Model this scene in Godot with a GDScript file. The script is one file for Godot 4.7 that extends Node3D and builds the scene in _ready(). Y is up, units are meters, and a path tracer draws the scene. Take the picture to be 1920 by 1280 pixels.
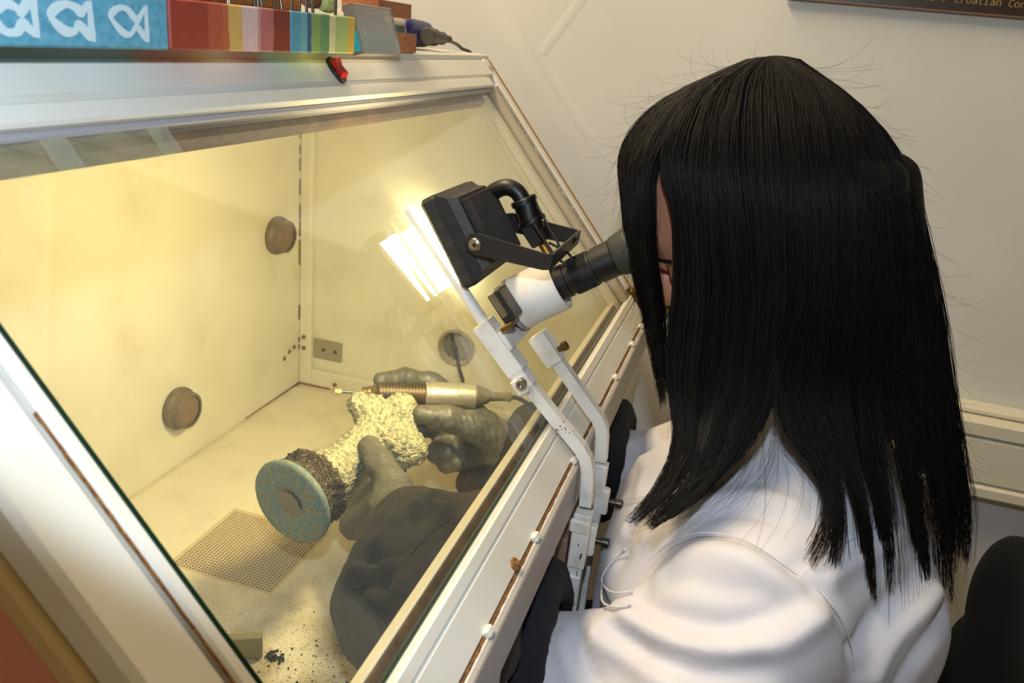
extends Node3D
# Conservation workshop: a person in a white coat looks through a microscope into a glove cabinet.
# x runs from the cabinet's rear wall to the person, y up, z towards the photographer; metres.

const H := 1.35                                   # lens height
const FOC := 1546.0                               # focal length in pixels of a 1920x1280 frame
const CX := Vector3(0.95307022, 0.09487171, -0.28750047)    # camera's right, up and back in the world
const CY := Vector3(-0.185646, 0.93327937, -0.30744948)
const CZ := Vector3(0.23915, 0.34639426, 0.90709332)
const EYE := Vector3(0, H, 0)
const GN := Vector3(0.76455545, 0.64455796, 0)    # outward normal of the slanted window
const GS := Vector3(0.64455796, -0.76455545, 0)   # down the slope
const GT := Vector3(-0.323, H - 0.062, 0)         # top edge of the window

var rng := RandomNumberGenerator.new()
var M := {}


func _ready() -> void:
	rng.seed = 7
	set_view()
	set_lights()
	make_materials()
	build_room()
	build_cabinet()
	build_blocks()
	build_device()
	build_stand()
	build_microscope()
	build_lamp()
	build_artifact()
	build_handpiece()
	build_sleeves()
	build_person()
	build_chair()


func set_view() -> void:
	var cam := Camera3D.new()
	cam.name = "camera"
	cam.transform = Transform3D(Basis(CX, CY, CZ), EYE)
	cam.keep_aspect = Camera3D.KEEP_HEIGHT
	cam.near = 0.02
	cam.far = 50.0
	var at := CameraAttributesPhysical.new()
	at.frustum_focal_length = 18.9
	at.exposure_aperture = 9.0
	at.frustum_focus_distance = 0.72
	cam.attributes = at
	cam.fov = rad_to_deg(2.0 * atan(640.0 / FOC))
	add_child(cam)
	cam.current = true
	var e := Environment.new()
	e.background_mode = Environment.BG_COLOR
	e.background_color = Color(0.5, 0.48, 0.44)
	e.tonemap_mode = Environment.TONE_MAPPER_LINEAR
	e.tonemap_exposure = 1.0
	e.sdfgi_enabled = true
	e.ssao_enabled = true
	e.ssil_enabled = true
	var w := WorldEnvironment.new()
	w.name = "world_environment"
	w.environment = e
	add_child(w)


func set_lights() -> void:
	# the photographer's flash, above the lens and tipped up a little
	var f := SpotLight3D.new()
	f.name = "camera_flash"
	f.light_color = Color(0.86, 0.93, 1.0)
	f.light_energy = 0.265
	f.light_size = 0.012
	f.spot_angle = 55.0
	f.spot_angle_attenuation = 0.10
	f.spot_range = 8.0
	f.spot_attenuation = 2.0
	f.shadow_enabled = true
	var fp := EYE + CY * 0.125 + CZ * 0.01
	f.look_at_from_position(fp, fp - CZ * cos(0.30) + CY * sin(0.30), CY)
	add_child(f)
	# ceiling fitting of the workshop
	var lamp := thing("ceiling_lamp", "long white ceiling lamp with glowing diffuser over the workshop", "ceiling lamp", Vector3(-0.80, 2.66, -0.42))
	var b := MB.new()
	b.rbox(Vector3(0, 0.0, 0), Vector3(0.34, 0.07, 1.3), 0.008)
	put("housing", b, mat("lamp_housing", Color(0.85, 0.85, 0.83), 0.5), lamp)
	b = MB.new()
	b.rbox(Vector3(0, -0.045, 0), Vector3(0.3, 0.02, 1.24), 0.006)
	var gm := mat("diffuser_glow", Color(1, 0.95, 0.85), 0.5)
	gm.emission_enabled = true
	gm.emission = Color(1, 0.87, 0.66)
	gm.emission_energy_multiplier = 1.6
	put("diffuser", b, gm, lamp)
	var a := AreaLight3D.new()
	a.name = "ceiling_light"
	a.area_size = Vector2(0.3, 1.24)
	a.light_color = Color(1.0, 0.90, 0.73)
	a.light_energy = 3.7
	a.area_range = 10.0
	a.shadow_enabled = true
	a.position = Vector3(-0.80, 2.59, -0.42)
	a.rotation = Vector3(-PI / 2, 0, 0)
	add_child(a)


# ---------------------------------------------------------------- places

func ray(px: float, py: float) -> Vector3:
	return CX * (px - 960.0) + CY * (640.0 - py) - CZ * FOC

func PZ(px: float, py: float, z: float) -> Vector3:      # where the sight line meets the plane z
	var r := ray(px, py)
	return EYE + r * (z / r.z)

func PX(px: float, py: float, x: float) -> Vector3:
	var r := ray(px, py)
	return EYE + r * (x / r.x)

func PY(px: float, py: float, y: float) -> Vector3:
	var r := ray(px, py)
	return EYE + r * ((y - H) / r.y)

func PD(px: float, py: float, d: float) -> Vector3:      # at a depth along the lens axis
	return EYE + ray(px, py) * (d / FOC)

func G(u: float, n: float, z: float) -> Vector3:         # on the window slope: down, out, along
	return GT + GS * u + GN * n + Vector3(0, 0, z)


# ---------------------------------------------------------------- nodes

func numbered(called: String, parent: Node) -> String:
	if not parent.has_node(NodePath(called)):
		return called
	var k := 1
	while parent.has_node(NodePath("%s_%03d" % [called, k])):
		k += 1
	return "%s_%03d" % [called, k]

func thing(called: String, label: String, category: String, at := Vector3.ZERO, group := "") -> Node3D:
	var o := Node3D.new()
	o.name = numbered(called, self)
	o.position = at
	add_child(o, true)
	o.set_meta("label", label)
	o.set_meta("category", category)
	if group != "":
		o.set_meta("group", group)
	return o

func put(called: String, b: MB, m: Material, parent: Node3D = null, label := "") -> MeshInstance3D:
	var o := MeshInstance3D.new()
	var par: Node3D = parent if parent else self
	o.name = numbered(called, par)
	o.mesh = b.mesh()
	o.material_override = m
	o.cast_shadow = GeometryInstance3D.SHADOW_CASTING_SETTING_ON
	par.add_child(o, true)
	if label != "":
		o.set_meta("label", label)
	return o

func structure(called: String, b: MB, m: Material) -> MeshInstance3D:
	var o := put(called, b, m)
	o.set_meta("kind", "structure")
	return o

func single(called: String, label: String, category: String, b: MB, m: Material, group := "") -> MeshInstance3D:
	var o := put(called, b, m, null, label)
	o.position = b.off
	o.set_meta("category", category)
	if group != "":
		o.set_meta("group", group)
	return o


# ---------------------------------------------------------------- mesh builder

class MB:
	var v := PackedVector3Array()
	var nn := PackedVector3Array()
	var uv := PackedVector2Array()
	var ix := PackedInt32Array()
	var smooth := false
	var off := Vector3.ZERO              # subtracted from every point: the thing's own place

	func at(p: Vector3) -> MB:
		off = p
		return self

	func q(a: Vector3, b: Vector3, c: Vector3, d: Vector3) -> void:   # corners clockwise seen from outside
		var k := v.size()
		v.append(a - off); v.append(b - off); v.append(c - off); v.append(d - off)
		ix.append_array(PackedInt32Array([k, k + 1, k + 2, k, k + 2, k + 3]))

	func t(a: Vector3, b: Vector3, c: Vector3) -> void:
		var k := v.size()
		v.append(a - off); v.append(b - off); v.append(c - off)
		ix.append_array(PackedInt32Array([k, k + 1, k + 2]))

	func face(pts: Array, outward: Vector3) -> void:                  # convex polygon turned to face outward
		var n: Vector3 = (pts[2] - pts[0]).cross(pts[1] - pts[0])
		var p := pts.duplicate()
		if n.dot(outward) < 0.0:
			p.reverse()
		for i in range(1, p.size() - 1):
			t(p[0], p[i], p[i + 1])

	func rbox(c: Vector3, s: Vector3, r := 0.001, bs := Basis()) -> void:   # chamfered box
		var h := s * 0.5
		r = minf(r, minf(h.x, minf(h.y, h.z)) * 0.95)
		var cor := func(i: int, j: int, k: int, ax: int) -> Vector3:
			var p := Vector3(i * h.x, j * h.y, k * h.z)
			if ax != 0: p.x -= i * r
			if ax != 1: p.y -= j * r
			if ax != 2: p.z -= k * r
			return c + bs * p
		for ax in 3:
			for sg in [-1, 1]:
				var pts := []
				for w in [[-1, -1], [1, -1], [1, 1], [-1, 1]]:
					var ii := [0, 0, 0]
					ii[ax] = sg
					ii[(ax + 1) % 3] = w[0]
					ii[(ax + 2) % 3] = w[1]
					pts.append(cor.call(ii[0], ii[1], ii[2], ax))
				var n := Vector3.ZERO
				n[ax] = sg
				face(pts, bs * n)
		for ax in 3:                                                   # edges along ax
			var b1 := (ax + 1) % 3
			var b2 := (ax + 2) % 3
			for s1 in [-1, 1]:
				for s2 in [-1, 1]:
					var e := []
					for pair in [[-1, b1], [-1, b2], [1, b2], [1, b1]]:
						var ii := [0, 0, 0]
						ii[ax] = pair[0]
						ii[b1] = s1
						ii[b2] = s2
						e.append(cor.call(ii[0], ii[1], ii[2], pair[1]))
					var n := Vector3.ZERO
					n[b1] = s1
					n[b2] = s2
					face(e, bs * n)
		for i in [-1, 1]:
			for j in [-1, 1]:
				for k in [-1, 1]:
					face([cor.call(i, j, k, 0), cor.call(i, j, k, 1), cor.call(i, j, k, 2)], bs * Vector3(i, j, k))

	func prism(poly: PackedVector2Array, o: Vector3, ex: Vector3, ey: Vector3, ez: Vector3) -> void:   # polygon in ex, ey pushed along ez
		var idx := Geometry2D.triangulate_polygon(poly)
		var p := []
		for w in poly:
			p.append(o + ex * w.x + ey * w.y)
		for i in range(0, idx.size(), 3):
			face([p[idx[i]], p[idx[i + 1]], p[idx[i + 2]]], -ez)
			face([p[idx[i]] + ez, p[idx[i + 1]] + ez, p[idx[i + 2]] + ez], ez)
		var area := 0.0
		for i in poly.size():
			area += poly[i].cross(poly[(i + 1) % poly.size()])
		for i in poly.size():
			var j := (i + 1) % poly.size()
			var d := poly[j] - poly[i]
			var o2 := Vector2(d.y, -d.x) * signf(area)
			face([p[i], p[j], p[j] + ez, p[i] + ez], ex * o2.x + ey * o2.y)

	func lathe(prof: Array, o: Vector3, axis: Vector3, seg := 32, hard := true, cap := true) -> void:   # prof: [along, radius]
		var az := axis.normalized()
		var ax := az.cross(Vector3(0.31, 0.77, 0.55)).normalized()
		var ay := az.cross(ax)
		smooth = true
		var rings := []
		for i in prof.size() - 1:
			if hard or i == 0:
				rings.append([prof[i], prof[i + 1], true])
			else:
				rings.append([prof[i], prof[i + 1], false])
		var last := -1
		for rg in rings:
			var k0 := last
			if rg[2]:
				k0 = v.size()
				for s in seg:
					var a := TAU * s / seg
					v.append(o + az * rg[0][0] + (ax * cos(a) + ay * sin(a)) * rg[0][1] - off)
			var k1 := v.size()
			for s in seg:
				var a := TAU * s / seg
				v.append(o + az * rg[1][0] + (ax * cos(a) + ay * sin(a)) * rg[1][1] - off)
			for s in seg:
				var s2 := (s + 1) % seg
				ix.append_array(PackedInt32Array([k0 + s, k1 + s2, k0 + s2, k0 + s, k1 + s, k1 + s2]))
			last = k1
		if cap:
			for e in [0, prof.size() - 1]:
				if prof[e][1] > 1e-6:
					var k := v.size()
					v.append(o + az * prof[e][0] - off)
					for s in seg:
						var a := TAU * s / seg
						v.append(o + az * prof[e][0] + (ax * cos(a) + ay * sin(a)) * prof[e][1] - off)
					for s in seg:
						var s2 := (s + 1) % seg
						if e == 0:
							ix.append_array(PackedInt32Array([k, k + 1 + s, k + 1 + s2]))
						else:
							ix.append_array(PackedInt32Array([k, k + 1 + s2, k + 1 + s]))

	func tube(pts: Array, rad: Array, seg := 10, cap := true) -> void:
		smooth = true
		var n := pts.size()
		var up := Vector3.ZERO
		var base := v.size()
		for i in n:
			var d: Vector3 = (pts[mini(i + 1, n - 1)] - pts[maxi(i - 1, 0)])
			d = d.normalized()
			if up == Vector3.ZERO:
				up = d.cross(Vector3(0.3, 0.5, 0.81)).normalized()
			up = (up - d * up.dot(d)).normalized()
			var w := d.cross(up)
			var r: float = rad[mini(i, rad.size() - 1)]
			for s in seg:
				var a := TAU * s / seg
				v.append(pts[i] + (up * cos(a) + w * sin(a)) * r - off)
		for i in n - 1:
			for s in seg:
				var s2 := (s + 1) % seg
				var k0 := base + i * seg
				var k1 := k0 + seg
				ix.append_array(PackedInt32Array([k0 + s, k1 + s2, k0 + s2, k0 + s, k1 + s, k1 + s2]))
		if cap:
			for e in [0, n - 1]:
				var k := v.size()
				v.append(pts[e] - off)
				for s in seg:
					v.append(v[base + e * seg + s])
				for s in seg:
					var s2 := (s + 1) % seg
					if e == 0:
						ix.append_array(PackedInt32Array([k, k + 1 + s, k + 1 + s2]))
					else:
						ix.append_array(PackedInt32Array([k, k + 1 + s2, k + 1 + s]))

	func plate_hole(poly: PackedVector2Array, c: Vector2, r: float, seg: int, o: Vector3, ex: Vector3, ey: Vector3, ez: Vector3) -> void:   # convex plate with a round hole
		var angs := []
		for i in seg:
			angs.append(TAU * i / seg)
		for p in poly:
			angs.append(fposmod((p - c).angle(), TAU))
		angs.sort()
		var inn := []
		var outt := []
		for a in angs:
			var d := Vector2(cos(a), sin(a))
			var best := 1e9
			for i in poly.size():
				var p := poly[i]
				var e := poly[(i + 1) % poly.size()] - p
				var den := d.cross(e)
				if absf(den) < 1e-12:
					continue
				var tt := (p - c).cross(e) / den
				var s := (p - c).cross(d) / den
				if tt > 0.0 and s >= -1e-6 and s <= 1.000001:
					best = minf(best, tt)
			var pi := c + d * r
			var po := c + d * best
			inn.append(o + ex * pi.x + ey * pi.y)
			outt.append(o + ex * po.x + ey * po.y)
		var cc := o + ex * c.x + ey * c.y
		for i in angs.size():
			var j := (i + 1) % angs.size()
			face([inn[i], outt[i], outt[j], inn[j]], -ez)
			face([inn[i] + ez, outt[i] + ez, outt[j] + ez, inn[j] + ez], ez)
			face([inn[i], inn[j], inn[j] + ez, inn[i] + ez], cc - inn[i])
			face([outt[i], outt[j], outt[j] + ez, outt[i] + ez], outt[i] - cc)

	func normals() -> void:
		nn.resize(v.size())
		nn.fill(Vector3.ZERO)
		for i in range(0, ix.size(), 3):
			var a := ix[i]
			var b := ix[i + 1]
			var c := ix[i + 2]
			var n := (v[c] - v[a]).cross(v[b] - v[a])
			nn[a] += n
			nn[b] += n
			nn[c] += n
		for i in nn.size():
			nn[i] = nn[i].normalized()

	func mesh() -> ArrayMesh:
		var a := []
		a.resize(Mesh.ARRAY_MAX)
		a[Mesh.ARRAY_VERTEX] = v
		a[Mesh.ARRAY_INDEX] = ix
		if smooth:
			if nn.size() != v.size():
				normals()
			a[Mesh.ARRAY_NORMAL] = nn
		if uv.size() == v.size() and uv.size() > 0:
			a[Mesh.ARRAY_TEX_UV] = uv
		var m := ArrayMesh.new()
		m.add_surface_from_arrays(Mesh.PRIMITIVE_TRIANGLES, a)
		return m


# ---------------------------------------------------------------- blended bodies (surface nets)

# bones: [a, b, ra, rb] or [a, b, ra, rb, axis, squash]: thinner by squash along axis
func blend(b: MB, bones: Array, cell: float, k: float) -> void:
	var lo := Vector3(1e9, 1e9, 1e9)
	var hi := -lo
	for o in bones:
		var r: float = maxf(o[2], o[3]) + 2.5 * cell
		for e in [o[0], o[1]]:
			lo = lo.min(e - Vector3.ONE * r)
			hi = hi.max(e + Vector3.ONE * r)
	var nx := int((hi.x - lo.x) / cell) + 2
	var ny := int((hi.y - lo.y) / cell) + 2
	var nz := int((hi.z - lo.z) / cell) + 2
	var f := PackedFloat32Array()
	f.resize(nx * ny * nz)
	var reach := 4.0 / k
	for o in bones:
		var a: Vector3 = o[0]
		var e: Vector3 = o[1]
		var ra: float = o[2]
		var rb: float = o[3]
		var ab := e - a
		var l2 := maxf(ab.length_squared(), 1e-9)
		var sq := 1.0
		var ax := Vector3.ZERO
		if o.size() > 4:
			ax = o[4]
			sq = 1.0 / o[5] - 1.0
		var rr := maxf(ra, rb) + reach
		var p0 := (a.min(e) - Vector3.ONE * rr - lo) / cell
		var p1 := (a.max(e) + Vector3.ONE * rr - lo) / cell
		for iz in range(maxi(0, int(p0.z)), mini(nz, int(p1.z) + 2)):
			for iy in range(maxi(0, int(p0.y)), mini(ny, int(p1.y) + 2)):
				var row := (iz * ny + iy) * nx
				for ixx in range(maxi(0, int(p0.x)), mini(nx, int(p1.x) + 2)):
					var p := lo + Vector3(ixx, iy, iz) * cell - a
					var tt := clampf(p.dot(ab) / l2, 0.0, 1.0)
					var d := p - ab * tt
					if sq != 0.0:
						d += ax * (d.dot(ax) * sq)
					var x := d.length() - ra - (rb - ra) * tt
					if x < reach:
						f[row + ixx] += exp(minf(-k * x, 40.0))
	var id := PackedInt32Array()
	id.resize(f.size())
	id.fill(-1)
	var base := b.v.size()
	var cnt := 0
	var sx := 1
	var sy := nx
	var sz := nx * ny
	var offs := [0, sx, sy, sx + sy, sz, sx + sz, sy + sz, sx + sy + sz]
	for iz in nz - 1:
		for iy in ny - 1:
			var row := (iz * ny + iy) * nx
			for ixx in nx - 1:
				var c0 := row + ixx
				var first := f[c0] >= 1.0
				if (f[c0 + sx] >= 1.0) == first and (f[c0 + sy] >= 1.0) == first and (f[c0 + sx + sy] >= 1.0) == first and (f[c0 + sz] >= 1.0) == first and (f[c0 + sx + sz] >= 1.0) == first and (f[c0 + sy + sz] >= 1.0) == first and (f[c0 + sx + sy + sz] >= 1.0) == first:
					continue
				var sum := Vector3.ZERO
				var num := 0
				for ax in 3:
					for w in 4:
						var i0 := 0
						if ax == 0: i0 = (w & 1) * 2 + (w >> 1) * 4
						elif ax == 1: i0 = (w & 1) + (w >> 1) * 4
						else: i0 = (w & 1) + (w >> 1) * 2
						var i1: int = i0 + (1 << ax)
						var f0 := f[c0 + offs[i0]]
						var f1 := f[c0 + offs[i1]]
						if (f0 >= 1.0) != (f1 >= 1.0):
							var g0 := log(maxf(f0, 1e-6))
							var g1 := log(maxf(f1, 1e-6))
							var tt := g0 / (g0 - g1)
							var p := Vector3(i0 & 1, (i0 >> 1) & 1, i0 >> 2)
							p[ax] += tt
							sum += p
							num += 1
				id[c0] = base + cnt
				cnt += 1
				b.v.append(lo + (Vector3(ixx, iy, iz) + sum / num) * cell - b.off)
	for iz in range(1, nz - 1):
		for iy in range(1, ny - 1):
			var row := (iz * ny + iy) * nx
			for ixx in range(1, nx - 1):
				var c0 := row + ixx
				var in0 := f[c0] >= 1.0
				for ax in 3:
					var st: int = [sx, sy, sz][ax]
					var in1 := f[c0 + st] >= 1.0
					if in0 == in1:
						continue
					var u: int = [sy, sz, sx][ax]
					var w: int = [sz, sx, sy][ax]
					var q0 := id[c0 - u - w]
					var q1 := id[c0 - w]
					var q2 := id[c0]
					var q3 := id[c0 - u]
					if q0 < 0 or q1 < 0 or q2 < 0 or q3 < 0:
						continue
					if in0:
						b.ix.append_array(PackedInt32Array([q0, q2, q1, q0, q3, q2]))
					else:
						b.ix.append_array(PackedInt32Array([q0, q1, q2, q0, q2, q3]))
	# even out the steps of the grid
	var nv := b.v.size()
	for pass_ in 2:
		var sum := PackedVector3Array()
		var num := PackedFloat32Array()
		sum.resize(nv - base)
		num.resize(nv - base)
		for i in range(0, b.ix.size(), 3):
			var i0 := b.ix[i] - base
			var i1 := b.ix[i + 1] - base
			var i2 := b.ix[i + 2] - base
			if i0 < 0:
				continue
			var p0 := b.v[i0 + base]
			var p1 := b.v[i1 + base]
			var p2 := b.v[i2 + base]
			sum[i0] += p1 + p2
			sum[i1] += p0 + p2
			sum[i2] += p0 + p1
			num[i0] += 2.0
			num[i1] += 2.0
			num[i2] += 2.0
		for i in nv - base:
			if num[i] > 0.0:
				b.v[i + base] = b.v[i + base].lerp(sum[i] / num[i], 0.6)
	b.smooth = true

# lines given in the photograph, laid on the nearest surface of a mesh
func lay(b: MB, lines: Array) -> Array:
	var cell := {}
	var pr := PackedVector3Array()
	pr.resize(b.v.size())
	for i in b.v.size():
		var p := b.v[i] + b.off - EYE
		var d := -p.dot(CZ)
		var q := Vector3(960.0 + FOC * p.dot(CX) / d, 640.0 - FOC * p.dot(CY) / d, d)
		pr[i] = q
		var key := Vector2i(int(floor(q.x / 24.0)), int(floor(q.y / 24.0)))
		if not cell.has(key):
			cell[key] = PackedInt32Array()
		cell[key].append(i)
	var out := []
	for l in lines:
		var px: Array = l[0]
		var pts := []
		var sp := []
		for q in px:
			sp.append(Vector3(q[0], q[1], 0))
		sp = spline(sp, 7)
		for q in sp:
			var k := Vector2i(int(floor(q.x / 24.0)), int(floor(q.y / 24.0)))
			var best := -1
			var bd := 1e9
			for dx in [-1, 0, 1]:
				for dy in [-1, 0, 1]:
					var kk := k + Vector2i(dx, dy)
					if cell.has(kk):
						for i in cell[kk]:
							var e: float = (pr[i].x - q.x) * (pr[i].x - q.x) + (pr[i].y - q.y) * (pr[i].y - q.y)
							if e < 500.0 and pr[i].z + e * 0.00006 < bd:
								bd = pr[i].z + e * 0.00006
								best = i
			if best >= 0:
				pts.append(EYE + ray(q.x, q.y) * (pr[best].z / FOC))
		for pass_ in 4:                      # even out the depths
			for j in range(1, pts.size() - 1):
				var d0 := (pts[j - 1] as Vector3).distance_to(EYE)
				var d1 := (pts[j] as Vector3).distance_to(EYE)
				var d2 := (pts[j + 1] as Vector3).distance_to(EYE)
				pts[j] = EYE + (pts[j] - EYE) * ((d0 + d1 + d2) / 3.0 / d1)
		if pts.size() > 1:
			out.append([pts, l[1], l[2]])
	return out

# push vertices along their normals: strokes [points, width, height] make folds, noise makes lumps
func crease(b: MB, strokes: Array, noise: FastNoiseLite = null, amp := 0.0) -> void:
	b.normals()
	var h := PackedFloat32Array()
	h.resize(b.v.size())
	if noise:
		for i in b.v.size():
			h[i] = noise.get_noise_3dv(b.v[i] + b.off) * amp
	for s in strokes:
		var pts: Array = s[0]
		var w: float = s[1]
		var box := AABB(pts[0], Vector3.ZERO)
		for p in pts:
			box = box.expand(p)
		box = box.grow(2.6 * w)
		for i in b.v.size():
			var p := b.v[i] + b.off
			if not box.has_point(p):
				continue
			var best := 1e9
			for j in pts.size() - 1:
				var a: Vector3 = pts[j]
				var ab: Vector3 = pts[j + 1] - a
				var tt := clampf((p - a).dot(ab) / maxf(ab.length_squared(), 1e-9), 0.0, 1.0)
				best = minf(best, (p - a - ab * tt).length_squared())
			if best < w * w * 7.0:
				h[i] += s[2] * exp(-best / (w * w))
	for i in b.v.size():
		b.v[i] += b.nn[i] * h[i]
	b.nn = PackedVector3Array()

func spline(p: Array, per: int) -> Array:
	var out := []
	for i in p.size() - 1:
		var a = p[maxi(i - 1, 0)]
		var d = p[mini(i + 2, p.size() - 1)]
		for s in per:
			out.append(p[i].cubic_interpolate(p[i + 1], a, d, float(s) / per))
	out.append(p[-1])
	return out


# ---------------------------------------------------------------- materials

func mat(called: String, c: Color, rough := 0.6, metal := 0.0) -> StandardMaterial3D:
	if M.has(called):
		return M[called]
	var m := StandardMaterial3D.new()
	m.resource_name = called
	m.albedo_color = c
	m.roughness = rough
	m.metallic = metal
	M[called] = m
	return m

func noise_tex(seed_: int, freq: float, stops: Array, size := 512, kind := FastNoiseLite.TYPE_SIMPLEX_SMOOTH, oct := 4) -> NoiseTexture2D:
	var n := FastNoiseLite.new()
	n.seed = seed_
	n.noise_type = kind
	n.frequency = freq
	n.fractal_octaves = oct
	var t := NoiseTexture2D.new()
	t.width = size
	t.height = size
	t.seamless = true
	t.noise = n
	var g := Gradient.new()
	var offs := PackedFloat32Array()
	var cols := PackedColorArray()
	for s in stops:
		offs.append(s[0])
		cols.append(s[1])
	g.offsets = offs
	g.colors = cols
	t.color_ramp = g
	return t

func tri(m: StandardMaterial3D, tex: Texture2D, scale: float) -> StandardMaterial3D:
	m.albedo_texture = tex
	m.uv1_triplanar = true
	m.uv1_world_triplanar = true
	m.uv1_scale = Vector3.ONE * scale
	return m

func bump(m: StandardMaterial3D, tex: Texture2D, cm: float) -> StandardMaterial3D:
	m.heightmap_enabled = true
	m.heightmap_texture = tex
	m.heightmap_scale = cm
	return m

func grey_noise(seed_: int, freq: float, size := 512, oct := 4) -> NoiseTexture2D:
	return noise_tex(seed_, freq, [[0.0, Color.BLACK], [1.0, Color.WHITE]], size, FastNoiseLite.TYPE_SIMPLEX_SMOOTH, oct)

func make_materials() -> void:
	var w := Color.WHITE
	var m := tri(mat("wall_paint", w, 0.85), noise_tex(1, 0.006, [[0.0, Color(0.80, 0.80, 0.79)], [0.5, Color(0.83, 0.83, 0.82)], [1.0, Color(0.86, 0.86, 0.85)]]), 0.7)
	m = tri(mat("enamel", w, 0.28), noise_tex(2, 0.01, [[0.0, Color(0.86, 0.83, 0.75)], [0.45, Color(0.88, 0.87, 0.83)], [1.0, Color(0.90, 0.89, 0.86)]]), 1.6)
	m.clearcoat_enabled = true
	m.clearcoat = 0.3
	m.clearcoat_roughness = 0.15
	m = tri(mat("cream_enamel", w, 0.42), noise_tex(3, 0.012, [[0.0, Color(0.83, 0.79, 0.67)], [0.35, Color(0.87, 0.85, 0.74)], [0.7, Color(0.89, 0.87, 0.77)], [1.0, Color(0.90, 0.88, 0.78)]]), 1.3)
	m = tri(mat("rust", w, 0.85), noise_tex(4, 0.04, [[0.0, Color(0.34, 0.21, 0.10)], [0.5, Color(0.52, 0.35, 0.17)], [1.0, Color(0.72, 0.57, 0.36)]]), 9.0)
	m = tri(mat("brown_seal", w, 0.5), noise_tex(5, 0.02, [[0.0, Color(0.24, 0.15, 0.06)], [0.5, Color(0.38, 0.27, 0.13)], [1.0, Color(0.50, 0.38, 0.24)]]), 4.0)
	mat("grey_enamel", Color(0.60, 0.58, 0.56), 0.4)
	mat("green_edge", Color(0.03, 0.16, 0.09), 0.2)
	m = mat("window_glass", Color(0.93, 0.97, 0.94, 0.022), 0.02)
	m.transparency = BaseMaterial3D.TRANSPARENCY_ALPHA
	m = mat("film", Color(0.84, 0.81, 0.64, 0.26), 0.4)
	m.transparency = BaseMaterial3D.TRANSPARENCY_ALPHA
	m = mat("clear_plastic", Color(0.93, 0.95, 0.95, 0.06), 0.06)
	m.transparency = BaseMaterial3D.TRANSPARENCY_ALPHA
	mat("steel", Color(0.62, 0.60, 0.57), 0.28, 1.0)
	mat("dark_steel", Color(0.34, 0.33, 0.31), 0.35, 1.0)
	mat("rubber", Color(0.10, 0.085, 0.065), 0.6)
	mat("black_plastic", Color(0.055, 0.05, 0.05), 0.42)
	m = tri(mat("lamp_black", w, 0.58), noise_tex(6, 0.02, [[0.0, Color(0.10, 0.095, 0.09)], [0.55, Color(0.14, 0.13, 0.125)], [1.0, Color(0.26, 0.21, 0.18)]]), 7.0)
	m = tri(mat("white_powder", w, 0.38), noise_tex(7, 0.012, [[0.0, Color(0.80, 0.77, 0.72)], [0.5, Color(0.89, 0.88, 0.86)], [1.0, Color(0.91, 0.90, 0.88)]]), 5.0)
	mat("hole_dark", Color(0.06, 0.05, 0.04), 0.9)

# ---------------------------------------------------------------- the room

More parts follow.
